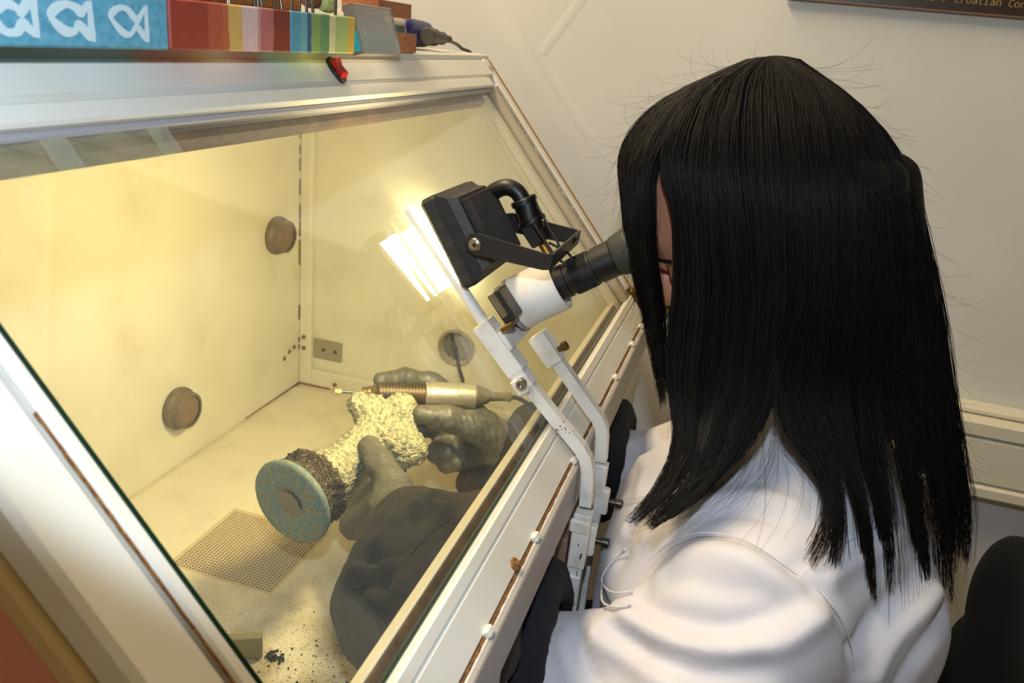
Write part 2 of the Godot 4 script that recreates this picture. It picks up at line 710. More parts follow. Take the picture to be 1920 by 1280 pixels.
func build_room() -> void:
	var wp: Material = M["wall_paint"]
	var b := MB.new()
	b.rbox(Vector3(0.5, 1.35, -1.23), Vector3(4.4, 2.9, 0.1), 0.001)
	structure("wall_back", b, wp)
	b = MB.new()
	b.rbox(Vector3(-1.65, 1.35, 0.6), Vector3(0.1, 2.9, 3.76), 0.001)
	structure("wall_left", b, wp)
	b = MB.new()
	b.rbox(Vector3(2.65, 1.35, 0.6), Vector3(0.1, 2.9, 3.76), 0.001)
	structure("wall_right", b, wp)
	b = MB.new()
	b.rbox(Vector3(0.5, 1.35, 2.43), Vector3(4.4, 2.9, 0.1), 0.001)
	structure("wall_front", b, wp)
	b = MB.new()
	b.rbox(Vector3(0.5, -0.05, 0.6), Vector3(4.4, 0.1, 3.76), 0.001)
	structure("floor", b, tri(mat("floor_vinyl", Color.WHITE, 0.55), noise_tex(11, 0.03, [[0.0, Color(0.50, 0.43, 0.38)], [1.0, Color(0.60, 0.53, 0.47)]]), 1.0))
	b = MB.new()
	b.rbox(Vector3(0.5, 2.75, 0.6), Vector3(4.4, 0.1, 3.76), 0.001)
	structure("ceiling", b, wp)
	# a filled chase in the plaster: raised bands left by an old repair
	b = MB.new()
	var band := func(p: Array, w: float) -> void:
		for i in p.size() - 1:
			var d: Vector3 = (p[i + 1] - p[i]).normalized()
			var s := Vector3(-d.y, d.x, 0) * w * 0.8
			var a: Vector3 = p[i]
			var c: Vector3 = p[i + 1]
			var e := Vector3(0, 0, 0.0005)
			var sl := s * 0.35
			b.q(a - sl + e, a + sl + e, c + sl + e, c - sl + e)
			b.q(a - s, a - sl + e, c - sl + e, c - s)
			b.q(a + sl + e, a + s, c + s, c + sl + e)
	band.call([Vector3(-0.345, 1.375, -1.18), Vector3(-0.314, 1.325, -1.18), Vector3(-0.207, 1.20, -1.18), Vector3(-0.15, 1.12, -1.18)], 0.011)
	band.call([Vector3(-0.311, 1.330, -1.18), Vector3(-0.262, 1.405, -1.18), Vector3(-0.2, 1.5, -1.18)], 0.010)
	structure("trim_1", b, wp)
	# dado trunking
	var o := thing("cable_trunking", "cream plastic cable trunking running along the wall behind the chair", "cable trunking", Vector3(0.14, 0.87, -1.18))
	var tm := mat("trunking_plastic", Color(0.86, 0.84, 0.77), 0.45)
	var x0 := 0.14
	var x1 := 2.4
	var bar := func(name_: String, y0: float, y1: float, d: float) -> void:
		var mb := MB.new().at(o.position)
		mb.rbox(Vector3((x0 + x1) / 2, (y0 + y1) / 2, -1.18 + d / 2), Vector3(x1 - x0, y1 - y0, d), 0.003)
		put(name_, mb, tm, o)
	bar.call("upper_rail", 0.912, 0.9345, 0.052)
	bar.call("cover", 0.846, 0.910, 0.050)
	bar.call("lower_rail", 0.826, 0.844, 0.054)
	bar.call("back_box", 0.828, 0.932, 0.044)
	bar.call("ledge", 0.9355, 0.945, 0.03)
	# dark information board, only its lower edge in view
	o = thing("notice_board", "dark brown printed board with yellow lettering high on the wall", "poster", Vector3(0.62, 1.75, -1.178))
	b = MB.new().at(o.position)
	b.rbox(Vector3(0.70, 1.75, -1.174), Vector3(1.4, 0.65, 0.008), 0.002)
	put("board", b, tri(mat("board_brown", Color.WHITE, 0.35), noise_tex(12, 0.03, [[0.0, Color(0.17, 0.12, 0.09)], [1.0, Color(0.22, 0.16, 0.12)]]), 3.0), o)
	b = MB.new().at(o.position)
	b.rbox(Vector3(0.70, 1.426, -1.1735), Vector3(1.4, 0.003, 0.0095), 0.001)
	put("edge_strip", b, mat("board_edge", Color(0.42, 0.33, 0.27), 0.5), o)
	var tx := TextMesh.new()
	var sf := SystemFont.new()
	sf.font_names = PackedStringArray(["Droid Sans Mono"])
	tx.font = sf
	tx.text = "sources / Croatian Conservation Institute"
	tx.font_size = 24
	tx.pixel_size = 0.00045
	tx.depth = 0.0006
	tx.horizontal_alignment = HORIZONTAL_ALIGNMENT_LEFT
	var ti := MeshInstance3D.new()
	ti.name = "lettering"
	ti.mesh = tx
	ti.material_override = mat("board_ink", Color(0.62, 0.55, 0.30), 0.6)
	ti.position = Vector3(0.127, 1.4405, -1.1697) - o.position
	o.add_child(ti, true)


# ---------------------------------------------------------------- the glove cabinet

const ZN := -0.190        # near end of the cabinet
const ZF := -1.045        # far end
const FX := -0.0976       # front panel

func slope_bar(b: MB, u0: float, u1: float, n0: float, n1: float, z0: float, z1: float, r := 0.001) -> void:
	b.rbox(G((u0 + u1) / 2, (n0 + n1) / 2, (z0 + z1) / 2), Vector3(absf(u1 - u0), absf(n1 - n0), absf(z1 - z0)), r, Basis(GS, GN, Vector3(0, 0, 1)))

func floor_dirt() -> ImageTexture:
	var w := 1400
	var h := 875
	var im := Image.create(w, h, false, Image.FORMAT_RGB8)
	var n1 := FastNoiseLite.new()
	n1.seed = 21
	n1.frequency = 0.008
	n1.fractal_octaves = 5
	var r := RandomNumberGenerator.new()
	r.seed = 23
	var base := Color(0.89, 0.85, 0.73)
	# x of the picture runs along z from -1.0 to -0.2, y along x from -0.6 to -0.1
	for y in h:
		for x in w:
			var wz := -1.0 + 0.8 * x / w
			var wx := -0.6 + 0.5 * y / h
			var a := n1.get_noise_2d(x, y)
			var c := base.darkened(0.04 * maxf(0.0, a * 2.0))
			# worn and soiled zone where the hands work
			var d := Vector2((wx + 0.27) / 0.13, (wz + 0.50) / 0.16).length()
			var k := clampf(1.25 - d, 0.0, 1.0) * clampf(0.45 + a * 1.8, 0.0, 1.0)
			c = c.lerp(Color(0.56, 0.49, 0.36), 0.42 * k)
			c = c.lerp(Color(0.50, 0.40, 0.24), 0.45 * clampf(1.0 - Vector2((wx + 0.26) / 0.05, (wz + 0.47) / 0.07).length() + a * 1.2, 0.0, 1.0))
			# brown edge along the rear joint
			c = c.lerp(Color(0.55, 0.42, 0.24), 0.35 * clampf(1.0 - (wx + 0.585) / 0.012, 0.0, 1.0))
			c = c.lerp(Color(0.50, 0.36, 0.18), 0.55 * clampf(1.0 - (wz + 1.0) / 0.02, 0.0, 1.0) * clampf(1.0 - (wx + 0.585) / 0.09, 0.0, 1.0))
			im.set_pixel(x, y, c)
	# specks of dust, dense where the work is done, and fine scratches
	for i in 5200:
		var wx := -0.285 + r.randfn(0.0, 0.060)
		var wz := -0.49 + r.randfn(0.0, 0.065)
		if i % 9 == 0:
			wx = r.randf_range(-0.58, -0.12)
			wz = r.randf_range(-0.98, -0.25)
		var x := int((wz + 1.0) / 0.8 * w)
		var y := int((wx + 0.6) / 0.5 * h)
		if x < 1 or y < 1 or x >= w - 2 or y >= h - 2:
			continue
		var dk := Color(0.22, 0.17, 0.10)
		var m := r.randf_range(0.15, 0.8)
		im.set_pixel(x, y, im.get_pixel(x, y).lerp(dk, m))
		if r.randf() < 0.35:
			im.set_pixel(x + 1, y, im.get_pixel(x + 1, y).lerp(dk, m * 0.8))
		if r.randf() < 0.25:
			im.set_pixel(x, y + 1, im.get_pixel(x, y + 1).lerp(dk, m * 0.8))
	for i in 90:
		var q := Vector2(r.randf_range(0, w), r.randf_range(0, h))
		var dir := Vector2.from_angle(r.randfn(0.6, 0.5))
		var dk := Color(0.62, 0.52, 0.36) if i % 3 else Color(0.95, 0.93, 0.86)
		var m := r.randf_range(0.1, 0.4)
		for k in int(r.randf_range(20, 130)):
			q += dir
			dir = dir.rotated(r.randfn(0.0, 0.02))
			if q.x > 0 and q.y > 0 and q.x < w - 1 and q.y < h - 1:
				im.set_pixelv(Vector2i(q), im.get_pixelv(Vector2i(q)).lerp(dk, m))
	return ImageTexture.create_from_image(im)

func build_cabinet() -> void:
	var o := thing("glove_cabinet", "white enamelled glove cabinet with slanted glass front and yellow lit interior", "glove cabinet", Vector3(-0.34, 0.6, (ZN + ZF) / 2))
	var P0 := o.position
	var enamel: Material = M["enamel"]
	var cream: Material = M["cream_enamel"]
	var rust: Material = M["rust"]
	var X := Vector3(1, 0, 0)
	var Y := Vector3(0, 1, 0)
	var b: MB
	var plain := func(name_: String, c0: Vector3, c1: Vector3, m: Material, r := 0.0015) -> void:
		var mb := MB.new().at(P0)
		mb.rbox((c0 + c1) / 2, (c1 - c0).abs(), r)
		put(name_, mb, m, o)
	plain.call("rear_panel", Vector3(-0.600, 0.78, ZF), Vector3(-0.582, 1.312, ZN), cream)
	plain.call("top_panel", Vector3(-0.602, 1.312, ZF), Vector3(-0.343, 1.3245, ZN), enamel)
	# floor with a rectangular opening for the grille
	b = MB.new().at(P0)
	var gx0 := -0.470
	var gx1 := -0.355
	var gz0 := -0.673
	var gz1 := -0.562
	var slab := func(xa: float, xb: float, za: float, zb: float) -> void:
		var y1 := 0.84
		var y0 := 0.822
		var k := b.v.size()
		b.q(Vector3(xa, y1, za), Vector3(xb, y1, za), Vector3(xb, y1, zb), Vector3(xa, y1, zb))
		b.q(Vector3(xa, y0, za), Vector3(xa, y0, zb), Vector3(xb, y0, zb), Vector3(xb, y0, za))
		b.q(Vector3(xa, y0, zb), Vector3(xa, y1, zb), Vector3(xb, y1, zb), Vector3(xb, y0, zb))
		b.q(Vector3(xb, y0, za), Vector3(xb, y1, za), Vector3(xa, y1, za), Vector3(xa, y0, za))
		b.q(Vector3(xa, y0, za), Vector3(xa, y1, za), Vector3(xa, y1, zb), Vector3(xa, y0, zb))
		b.q(Vector3(xb, y0, zb), Vector3(xb, y1, zb), Vector3(xb, y1, za), Vector3(xb, y0, za))
		for i in range(k, b.v.size()):
			var p := b.v[i] + P0
			b.uv.append(Vector2((p.z + 1.0) / 0.8, (p.x + 0.6) / 0.5))
	slab.call(-0.60, gx0, -1.01, -0.2)
	slab.call(gx1, -0.10, -1.01, -0.2)
	slab.call(gx0, gx1, -1.01, gz0)
	slab.call(gx0, gx1, gz1, -0.2)
	var fm := mat("soiled_floor", Color.WHITE, 0.5)
	fm.albedo_texture = floor_dirt()
	put("floor_panel", b, fm, o, "cream floor soiled with dark dust and scratches")
	# perforated grille
	b = MB.new().at(P0)
	var nxh := 33
	var nzh := 31
	var px := (gx1 - gx0) / nxh
	var pz := (gz1 - gz0) / nzh
	for i in nxh:
		for j in nzh:
			var sft := 0.0
			var c := Vector3(gx0 + px * (i + 0.5), 0.8395, gz0 + pz * (j + 0.5))
			if i % 2:
				sft = pz * 0.0
			var sq := PackedVector2Array([Vector2(-px / 2, -pz / 2), Vector2(px / 2, -pz / 2), Vector2(px / 2, pz / 2), Vector2(-px / 2, pz / 2)])
			if i == 0 or j == 0 or i == nxh - 1 or j == nzh - 1:
				b.q(c + Vector3(-px / 2, 0, -pz / 2), c + Vector3(px / 2, 0, -pz / 2), c + Vector3(px / 2, 0, pz / 2), c + Vector3(-px / 2, 0, pz / 2))
			else:
				var r := 0.00132
				var ring := []
				var oute := []
				for a in 8:
					var an := TAU * (a + 0.5) / 8
					ring.append(c + Vector3(cos(an) * r, 0, sin(an) * r))
					var dv := Vector2(cos(an), sin(an))
					var sc := 1.0 / maxf(absf(dv.x) / (px / 2), absf(dv.y) / (pz / 2))
					oute.append(c + Vector3(dv.x * sc, 0, dv.y * sc))
				for a in 8:
					var a2 := (a + 1) % 8
					b.q(ring[a], oute[a], oute[a2], ring[a2])
					if a % 2 == 0:
						b.face([oute[a], oute[a2], c + Vector3(signf((oute[a] - c).x + (oute[a2] - c).x) * px / 2, 0, signf((oute[a] - c).z + (oute[a2] - c).z) * pz / 2)], Y)
					b.q(ring[a], ring[a2], ring[a2] - Y * 0.0012, ring[a] - Y * 0.0012)
	put("grille", b, mat("grille_metal", Color(0.80, 0.72, 0.55), 0.5, 0.0), o, "perforated grille set in the floor")
	plain.call("extraction_duct", Vector3(gx0 - 0.01, 0.80, gz0 - 0.01), Vector3(gx1 + 0.01, 0.8335, gz1 + 0.01), M["hole_dark"])
	# far end wall: recessed panel with the cable port, behind a frame of angle bars
	var shape := PackedVector2Array([Vector2(-0.582, 0.80), Vector2(-0.105, 0.80), Vector2(-0.105, 1.015), Vector2(-0.345, 1.30), Vector2(-0.36, 1.312), Vector2(-0.582, 1.312)])
	b = MB.new().at(P0)
	b.plate_hole(shape, Vector2(-0.345, 0.939), 0.0225, 40, Vector3(0, 0, -1.02), X, Y, Vector3(0, 0, 0.01))
	put("end_panel", b, cream, o)
	b = MB.new().at(P0)
	b.prism(shape, Vector3(0, 0, ZF + 0.001), X, Y, Vector3(0, 0, 0.012))
	put("end_cover", b, M["grey_enamel"], o)
	b = MB.new().at(P0)
	b.lathe([[0.0, 0.0245], [0.0, 0.0270], [0.002, 0.0265], [0.0025, 0.0245], [0.001, 0.0227], [-0.012, 0.0225]], Vector3(-0.345, 0.939, -1.0095), Vector3(0, 0, 1), 40, true, false)
	put("port_ring", b, mat("port_ring", Color(0.62, 0.57, 0.45), 0.4), o, "round cable port in the end wall")
	plain.call("corner_post", Vector3(-0.582, 0.84, -1.011), Vector3(-0.5635, 1.312, -0.9985), cream, 0.002)
	plain.call("lower_rail", Vector3(-0.5635, 0.84, -1.011), Vector3(-0.12, 0.865, -0.9985), cream, 0.002)
	b = MB.new().at(P0)
	slope_bar(b, -0.03, 0.335, -0.024, -0.005, -1.03, -0.986)
	put("inner_frame", b, cream, o)
	b = MB.new().at(P0)
	slope_bar(b, 0.0, 0.31, -0.010, -0.003, -0.9855, -0.964)
	put("inner_frame", b, cream, o)
	# caulked joint of the rear corner, cracked brown
	b = MB.new().at(P0)
	var y := 0.845
	while y < 1.30:
		var l := rng.randf_range(0.006, 0.022)
		if rng.randf() < 0.62:
			b.rbox(Vector3(-0.5812, y + l / 2, -0.9975), Vector3(0.0016, l, 0.0022 + rng.randf() * 0.001), 0.0004)
		y += l + rng.randf_range(0.0, 0.012)
	put("cracked_joint", b, rust, o).set_meta("kind", "stuff")
	# rust creeping along the bottom joint
	b = MB.new().at(P0)
	for i in 26:
		var f := pow(i / 25.0, 1.5)
		b.rbox(Vector3(-0.5815, 0.8405, -0.996 + f * 0.13), Vector3(0.002 + (1.0 - f) * 0.004 * rng.randf(), 0.001, 0.008), 0.0004)
	for i in 12:
		b.rbox(Vector3(-0.578 + 0.004 * i, 0.8405, -0.9975), Vector3(0.006, 0.0011, 0.001 + rng.randf() * 0.003), 0.0004)
	put("rust_joint", b, rust, o).set_meta("kind", "stuff")
	for s in [Vector3(-0.5815, 0.902, -0.984), Vector3(-0.5815, 0.899, -0.971), Vector3(-0.5815, 0.893, -0.958)]:
		b = MB.new().at(P0)
		b.lathe([[0.0, 0.0034], [0.0012, 0.0031], [0.0020, 0.0018], [0.0022, 0.0]], s, X, 14, false, false)
		put("screw", b, rust, o, "rusty screw head near the rear corner")
	for s in [Vector3(-0.574, 0.914, -0.9985), Vector3(-0.574, 0.897, -0.9985), Vector3(-0.523, 0.849, -0.9985)]:
		b = MB.new().at(P0)
		b.lathe([[0.0, 0.0034], [0.0012, 0.0031], [0.0020, 0.0018], [0.0022, 0.0]], s, Vector3(0, 0, 1), 14, false, false)
		put("screw", b, rust, o, "rusty screw head near the rear corner")
	b = MB.new().at(P0)
	b.rbox(Vector3(-0.541, 0.8965, -1.0085), Vector3(0.046, 0.030, 0.003), 0.0008)
	var br := put("bracket_plate", b, mat("bracket_grey", Color(0.60, 0.56, 0.42), 0.45), o, "small grey plate with two holes")
	b = MB.new().at(P0)
	for hx in [-0.547, -0.528]:
		b.lathe([[-0.0005, 0.003], [0.0004, 0.003], [0.0006, 0.0022]], Vector3(hx, 0.8965, -1.007), Vector3(0, 0, 1), 12)
	put("hole", b, mat("hole_brown", Color(0.25, 0.2, 0.1), 0.8), br)
	# two rubber plugs in the rear wall
	var rubber := mat("plug_rubber", Color(0.44, 0.37, 0.24), 0.5)
	for c in [Vector3(-0.5825, 0.9135, -0.727), Vector3(-0.5825, 1.076, -0.936)]:
		b = MB.new().at(P0)
		b.lathe([[0.0, 0.0235], [0.003, 0.0250], [0.007, 0.0252], [0.010, 0.0240], [0.0105, 0.0215], [0.016, 0.0215], [0.0200, 0.0210], [0.0215, 0.0190], [0.0205, 0.0172]], c, X, 36, false, false)
		var pl := put("plug", b, rubber, o, "round grey rubber plug in the rear wall")
		b = MB.new().at(P0)
		b.lathe([[0.0, 0.0172], [0.0185, 0.0172], [0.0190, 0.0]], c, X, 36, true, false)
		put("plug_core", b, mat("plug_core", Color(0.50, 0.40, 0.26), 0.65), pl)
	# header above the window
	b = MB.new().at(P0)
	slope_bar(b, -0.0365, -0.0098, -0.012, 0.0075, ZF + 0.012, ZN + 0.001, 0.004)
	put("header", b, enamel, o)
	b = MB.new().at(P0)
	slope_bar(b, -0.0096, 0.003, -0.006, 0.0088, ZF + 0.055, -0.2225, 0.0016)
	var sash := put("window_sash", b, enamel, o, "white sash round the glass")
	b = MB.new().at(P0)
	slope_bar(b, 0.003, 0.0078, -0.006, 0.0045, ZF + 0.058, -0.2225, 0.001)
	put("glazing_bead", b, mat("bead_grey", Color(0.62, 0.61, 0.63), 0.35), sash)
	b = MB.new().at(P0)
	slope_bar(b, 0.003, 0.0165, -0.016, -0.0035, ZF + 0.058, -0.2225, 0.003)
	put("seal", b, M["brown_seal"], o, "brown seal under the upper edge of the glass")
	# near side
	b = MB.new().at(P0)
	slope_bar(b, -0.0365, 0.354, -0.012, 0.0075, -0.2205, ZN, 0.003)
	put("frame_side", b, enamel, o)
	b = MB.new().at(P0)
	slope_bar(b, -0.0096, 0.318, -0.006, 0.0088, -0.2298, -0.2222, 0.0016)
	put("sash_side", b, enamel, sash)
	b = MB.new().at(P0)
	for i in 60:
		var u := 0.12 + 0.225 * i / 60.0
		slope_bar(b, u, u + 0.0045, 0.006, 0.0077 + rng.randf() * 0.0002, -0.2219, -0.22145 + rng.randf() * 0.0003, 0.0001)
	put("rust_joint", b, rust, o).set_meta("kind", "stuff")
	# far side
	b = MB.new().at(P0)
	slope_bar(b, -0.0365, 0.354, -0.012, 0.0075, -1.030, -1.0125, 0.002)
	put("frame_side", b, enamel, o)
	b = MB.new().at(P0)
	slope_bar(b, -0.0365, 0.354, -0.014, 0.006, ZF, -1.0305, 0.002)
	put("edge_strip", b, mat("edge_brown", Color(0.62, 0.47, 0.28), 0.6), o, "brown edge of the far side")
	b = MB.new().at(P0)
	slope_bar(b, 0.0, 0.31, -0.004, 0.0068, -1.012, -0.9865, 0.002)
	put("sash_side", b, mat("sash_dusty", Color(0.66, 0.62, 0.54), 0.4), sash)
	b = MB.new().at(P0)
	slope_bar(b, 0.002, 0.305, 0.0066, 0.0082, -1.0055, -0.9975, 0.0006)
	var foil := mat("foil_tape", Color(0.86, 0.86, 0.86), 0.2, 1.0)
	foil.heightmap_enabled = false
	bump(foil, grey_noise(31, 0.08), 0.12)
	foil.uv1_triplanar = true
	foil.uv1_world_triplanar = true
	foil.uv1_scale = Vector3.ONE * 9.0
	put("foil_tape", b, foil, sash, "shiny tape along the far side of the glass")
	# below the glass
	b = MB.new().at(P0)
	slope_bar(b, 0.3092, 0.3183, -0.006, 0.0085, ZF + 0.03, -0.2225, 0.0012)
	put("sash_lower", b, enamel, sash)
	b = MB.new().at(P0)
	slope_bar(b, 0.3186, 0.3430, -0.012, 0.0082, ZF + 0.012, ZN, 0.0015)
	put("ledge", b, enamel, o)
	b = MB.new().at(P0)
	slope_bar(b, 0.3003, 0.3022, -0.014, -0.0035, ZF + 0.05, -0.2225, 0.0006)
	put("bead", b, mat("bead_cream", Color(0.92, 0.88, 0.74), 0.4), o)
	b = MB.new().at(P0)
	slope_bar(b, 0.3022, 0.3085, -0.014, -0.0035, ZF + 0.05, -0.2225, 0.001)
	put("seal", b, M["brown_seal"], o, "brown seal under the lower edge of the glass")
	b = MB.new().at(P0)
	for i in 120:
		var z0 := ZN + (ZF + 0.012 - ZN) * i / 120.0
		var z1 := z0 + (ZF + 0.012 - ZN) / 120.0
		var k := rng.randf() * 0.0007
		slope_bar(b, 0.3437 - k, 0.3449, 0.003, 0.0081 + rng.randf() * 0.0005, z1, z0, 0.0001)
		slope_bar(b, 0.3475, 0.3486 + rng.randf() * 0.0004, 0.002, 0.0076, z1, z0, 0.0001)
	put("rust_joint", b, rust, o).set_meta("kind", "stuff")
	b = MB.new().at(P0)
	slope_bar(b, 0.3449, 0.3475, -0.004, 0.0088, ZF + 0.012, ZN, 0.0006)
	put("lip", b, enamel, o)
	b = MB.new().at(P0)
	b.rbox(Vector3(-0.0935, 1.0075, (ZN + ZF) / 2 - 0.005), Vector3(0.008, 0.043, ZN - ZF - 0.014), 0.001)
	put("apron", b, M["grey_enamel"], o)
	for zz in [-0.372, -0.475, -0.595, -0.70, -0.79, -0.90, -0.97]:
		b = MB.new().at(P0)
		slope_bar(b, 0.3405, 0.3462, 0.006, 0.0118, zz - 0.004, zz + 0.004, 0.0012)
		put("clip", b, enamel, o, "small white clip on the ledge")
	for zz in [-0.435, -0.70]:
		b = MB.new().at(P0)
		b.lathe([[0.0, 0.0048], [0.002, 0.0045], [0.0026, 0.002], [0.004, 0.002], [0.0042, 0.0]], G(0.339, 0.0082, zz), GN, 6, true, false)
		put("bolt", b, rust, o, "rusty bolt on the ledge")
	b = MB.new().at(P0)
	b.lathe([[0.0, 0.007], [0.006, 0.007], [0.007, 0.005], [0.012, 0.005], [0.013, 0.0]], G(0.309, 0.007, -1.018), GN, 14, true, false)
	slope_bar(b, 0.300, 0.330, 0.006, 0.010, -1.024, -1.012, 0.001)
	put("latch", b, mat("latch_brass", Color(0.40, 0.32, 0.17), 0.45, 0.6), o, "brass latch at the far lower corner")
	# the pane and its green edges
	b = MB.new().at(P0)
	slope_bar(b, 0.0035, 0.3088, -0.0035, 0.0005, -1.0, -0.2310, 0.0)
	put("pane", b, M["window_glass"], o, "clear glass of the slanted window")
	b = MB.new().at(P0)
	slope_bar(b, 0.0035, 0.3088, -0.0045, 0.0086, -0.2313, -0.22985, 0.0002)
	slope_bar(b, 0.3076, 0.3090, -0.003, 0.0012, -1.0, -0.231, 0.0002)
	put("pane_edge", b, M["green_edge"], o, "green cut edge of the glass")
	# front panel with two arm holes
	for h in [[Vector2(-0.52, 0.9), -0.19, -0.69], [Vector2(-0.86, 0.9), -0.69, ZF + 0.012]]:
		b = MB.new().at(P0)
		var za: float = h[1]
		var zb: float = h[2]
		b.plate_hole(PackedVector2Array([Vector2(za, 0.78), Vector2(zb, 0.78), Vector2(zb, 1.0), Vector2(za, 1.0)]), h[0], 0.068, 40, Vector3(FX - 0.006, 0, 0), Vector3(0, 0, 1), Y, X * 0.006)
		put("front_panel", b, enamel, o)
	# near end: flange and pale red side
	b = MB.new().at(P0)
	b.prism(PackedVector2Array([Vector2(-0.60, 0.78), Vector2(FX, 0.78), Vector2(FX, 1.005), Vector2(-0.346, 1.308), Vector2(-0.60, 1.308)]), Vector3(0, 0, -0.208), X, Y, Vector3(0, 0, 0.012))
	put("side_wall", b, cream, o)
	b = MB.new().at(P0)
	slope_bar(b, -0.03, 0.352, -0.0245, -0.0125, -0.205, -0.187, 0.002)
	put("side_flange", b, mat("flange_dirty", Color(0.80, 0.71, 0.50), 0.55), o)
	b = MB.new().at(P0)
	b.prism(PackedVector2Array([Vector2(-0.585, 0.79), Vector2(-0.118, 0.79), Vector2(-0.118, 1.004), Vector2(-0.363, 1.294), Vector2(-0.585, 1.294)]), Vector3(0, 0, -0.196), X, Y, Vector3(0, 0, 0.006))
	put("side_door", b, mat("door_red", Color(0.86, 0.58, 0.50), 0.6), o, "pale red panel of the near end")
	# red lamp switch on the header
	var sc := G(-0.0225, 0.0075, -0.622)
	b = MB.new().at(P0)
	var el := PackedVector2Array()
	for i in 28:
		el.append(Vector2(cos(TAU * i / 28) * 0.0115, sin(TAU * i / 28) * 0.0068))
	b.prism(el, sc, GS, Vector3(0, 0, 1), GN * 0.003)
	var sw := put("switch", b, mat("switch_black", Color(0.09, 0.08, 0.08), 0.4), o, "red rocker switch in a black rim")
	b = MB.new().at(P0)
	el = PackedVector2Array([Vector2(-0.0075, 0.003), Vector2(0.0085, 0.003), Vector2(0.0062, 0.0072), Vector2(-0.001, 0.0060), Vector2(-0.0065, 0.0085)])
	b.prism(el, sc + Vector3(0, 0, 0.0046), GS, GN, Vector3(0, 0, -0.0092))
	var red := mat("switch_red", Color(0.62, 0.02, 0.02), 0.25)
	put("rocker", b, red, sw)
	# underframe
	b = MB.new().at(P0)
	for xx in [-0.57, -0.15]:
		for zz in [ZN - 0.03, ZF + 0.03]:
			b.rbox(Vector3(xx, 0.39, zz), Vector3(0.04, 0.78, 0.04), 0.002)
	b.rbox(Vector3(-0.36, 0.77, (ZN + ZF) / 2), Vector3(0.46, 0.02, 0.83), 0.002)
	put("underframe", b, M["grey_enamel"], o)
	# clear film taped over the upper edge of the glass
	o = thing("plastic_film", "cloudy strip of clear film taped along the top of the glass", "plastic film", G(0.015, 0.002, -0.33))
	b = MB.new().at(o.position)
	var cols := 16
	for i in cols:
		var za := -0.2335 + (-0.392 + 0.2335) * i / cols
		var zb := -0.2335 + (-0.392 + 0.2335) * (i + 1) / cols
		for j in 4:
			var ua := 0.0075 + 0.0165 * j / 4
			var ub := 0.0075 + 0.0165 * (j + 1) / 4
			var hh := func(u: float, z: float) -> float: return 0.0022 + 0.0012 * sin(z * 160.0 + u * 300.0)
			b.q(G(ua, hh.call(ua, za), za), G(ua, hh.call(ua, zb), zb), G(ub, hh.call(ub, zb), zb), G(ub, hh.call(ub, za), za))
	put("sheet", b, M["film"], o)
	var tc := mat("tape_clear", Color(0.80, 0.80, 0.70, 0.16), 0.3)
	tc.transparency = BaseMaterial3D.TRANSPARENCY_ALPHA
	for zz in [-0.316, -0.388]:
		b = MB.new().at(o.position)
		slope_bar(b, 0.0075, 0.0245, 0.0036, 0.0042, zz - 0.009, zz + 0.007, 0.0002)
		put("tape", b, M["tape_clear"], o)
	# loose flakes of corrosion on the floor and a small card in the near corner
	b = MB.new()
	for i in 120:
		var p := Vector3(-0.275 + rng.randfn(0.0, 0.030), 0.8408, -0.478 + rng.randfn(0.0, 0.035))
		var sz := 0.0006 + 0.0016 * rng.randf() * rng.randf()
		b.rbox(p, Vector3(sz * 1.6, sz, sz), 0.0002, Basis(Y, rng.randf() * TAU))
	for i in 30:
		var p := PY(512 + rng.randfn(0.0, 9.0), 1230 + rng.randfn(0.0, 5.0), 0.8412)
		b.rbox(p, Vector3(0.003, 0.0012, 0.002), 0.0003, Basis(Y, rng.randf() * TAU))
	var deb := single("corrosion_flakes", "dark loose flakes of corrosion scattered on the cabinet floor", "debris", b, mat("flakes", Color(0.15, 0.14, 0.11), 0.9))
	deb.set_meta("kind", "stuff")
	var cp := PY(462, 1228, 0.841)
	b = MB.new().at(cp)
	b.rbox(cp + Vector3(-0.002, 0.012, 0.004), Vector3(0.034, 0.022, 0.008), 0.001, Basis(Y, 0.5))
	single("sample_block", "small translucent beige block standing on the cabinet floor beside the frame", "block", b, mat("card_beige", Color(0.50, 0.46, 0.32), 0.5))

# ---------------------------------------------------------------- blocks and cases on top of the cabinet

func stripes(list: Array, w: int, h: int, seed_: int) -> ImageTexture:
	var im := Image.create(w, h, false, Image.FORMAT_RGB8)
	var n := FastNoiseLite.new()
	n.seed = seed_
	n.frequency = 0.05
	var n2 := FastNoiseLite.new()
	n2.seed = seed_ + 1
	n2.frequency = 0.3
	for x in w:
		for y in h:
			var f := (x + n.get_noise_2d(y * 0.4, x * 0.2) * 5.0) / float(w)
			var c: Color = list[-1][1]
			for s in list:
				if f < s[0]:
					c = s[1]
					break
			var g := n2.get_noise_2d(x * 1.2, y * 0.06) * 0.09 + n.get_noise_2d(x, y) * 0.04
			im.set_pixel(x, y, c.lightened(g) if g > 0 else c.darkened(-g))
	return ImageTexture.create_from_image(im)

func painted_block(b: MB, c0: Vector3, c1: Vector3, bev := 0.001) -> void:      # box whose uv runs along its +x face: u towards -z, v down
	b.rbox((c0 + c1) / 2, (c1 - c0).abs(), bev)
	for p in b.v:
		var w := p + b.off
		b.uv.append(Vector2((c1.z - w.z) / (c1.z - c0.z), (c1.y - w.y) / (c1.y - c0.y)))

const TOPY := 1.3245
const ORD := ["first", "second", "third", "fourth", "fifth", "sixth", "seventh", "eighth", "ninth", "tenth", "eleventh", "twelfth", "thirteenth", "fourteenth", "fifteenth", "last"]

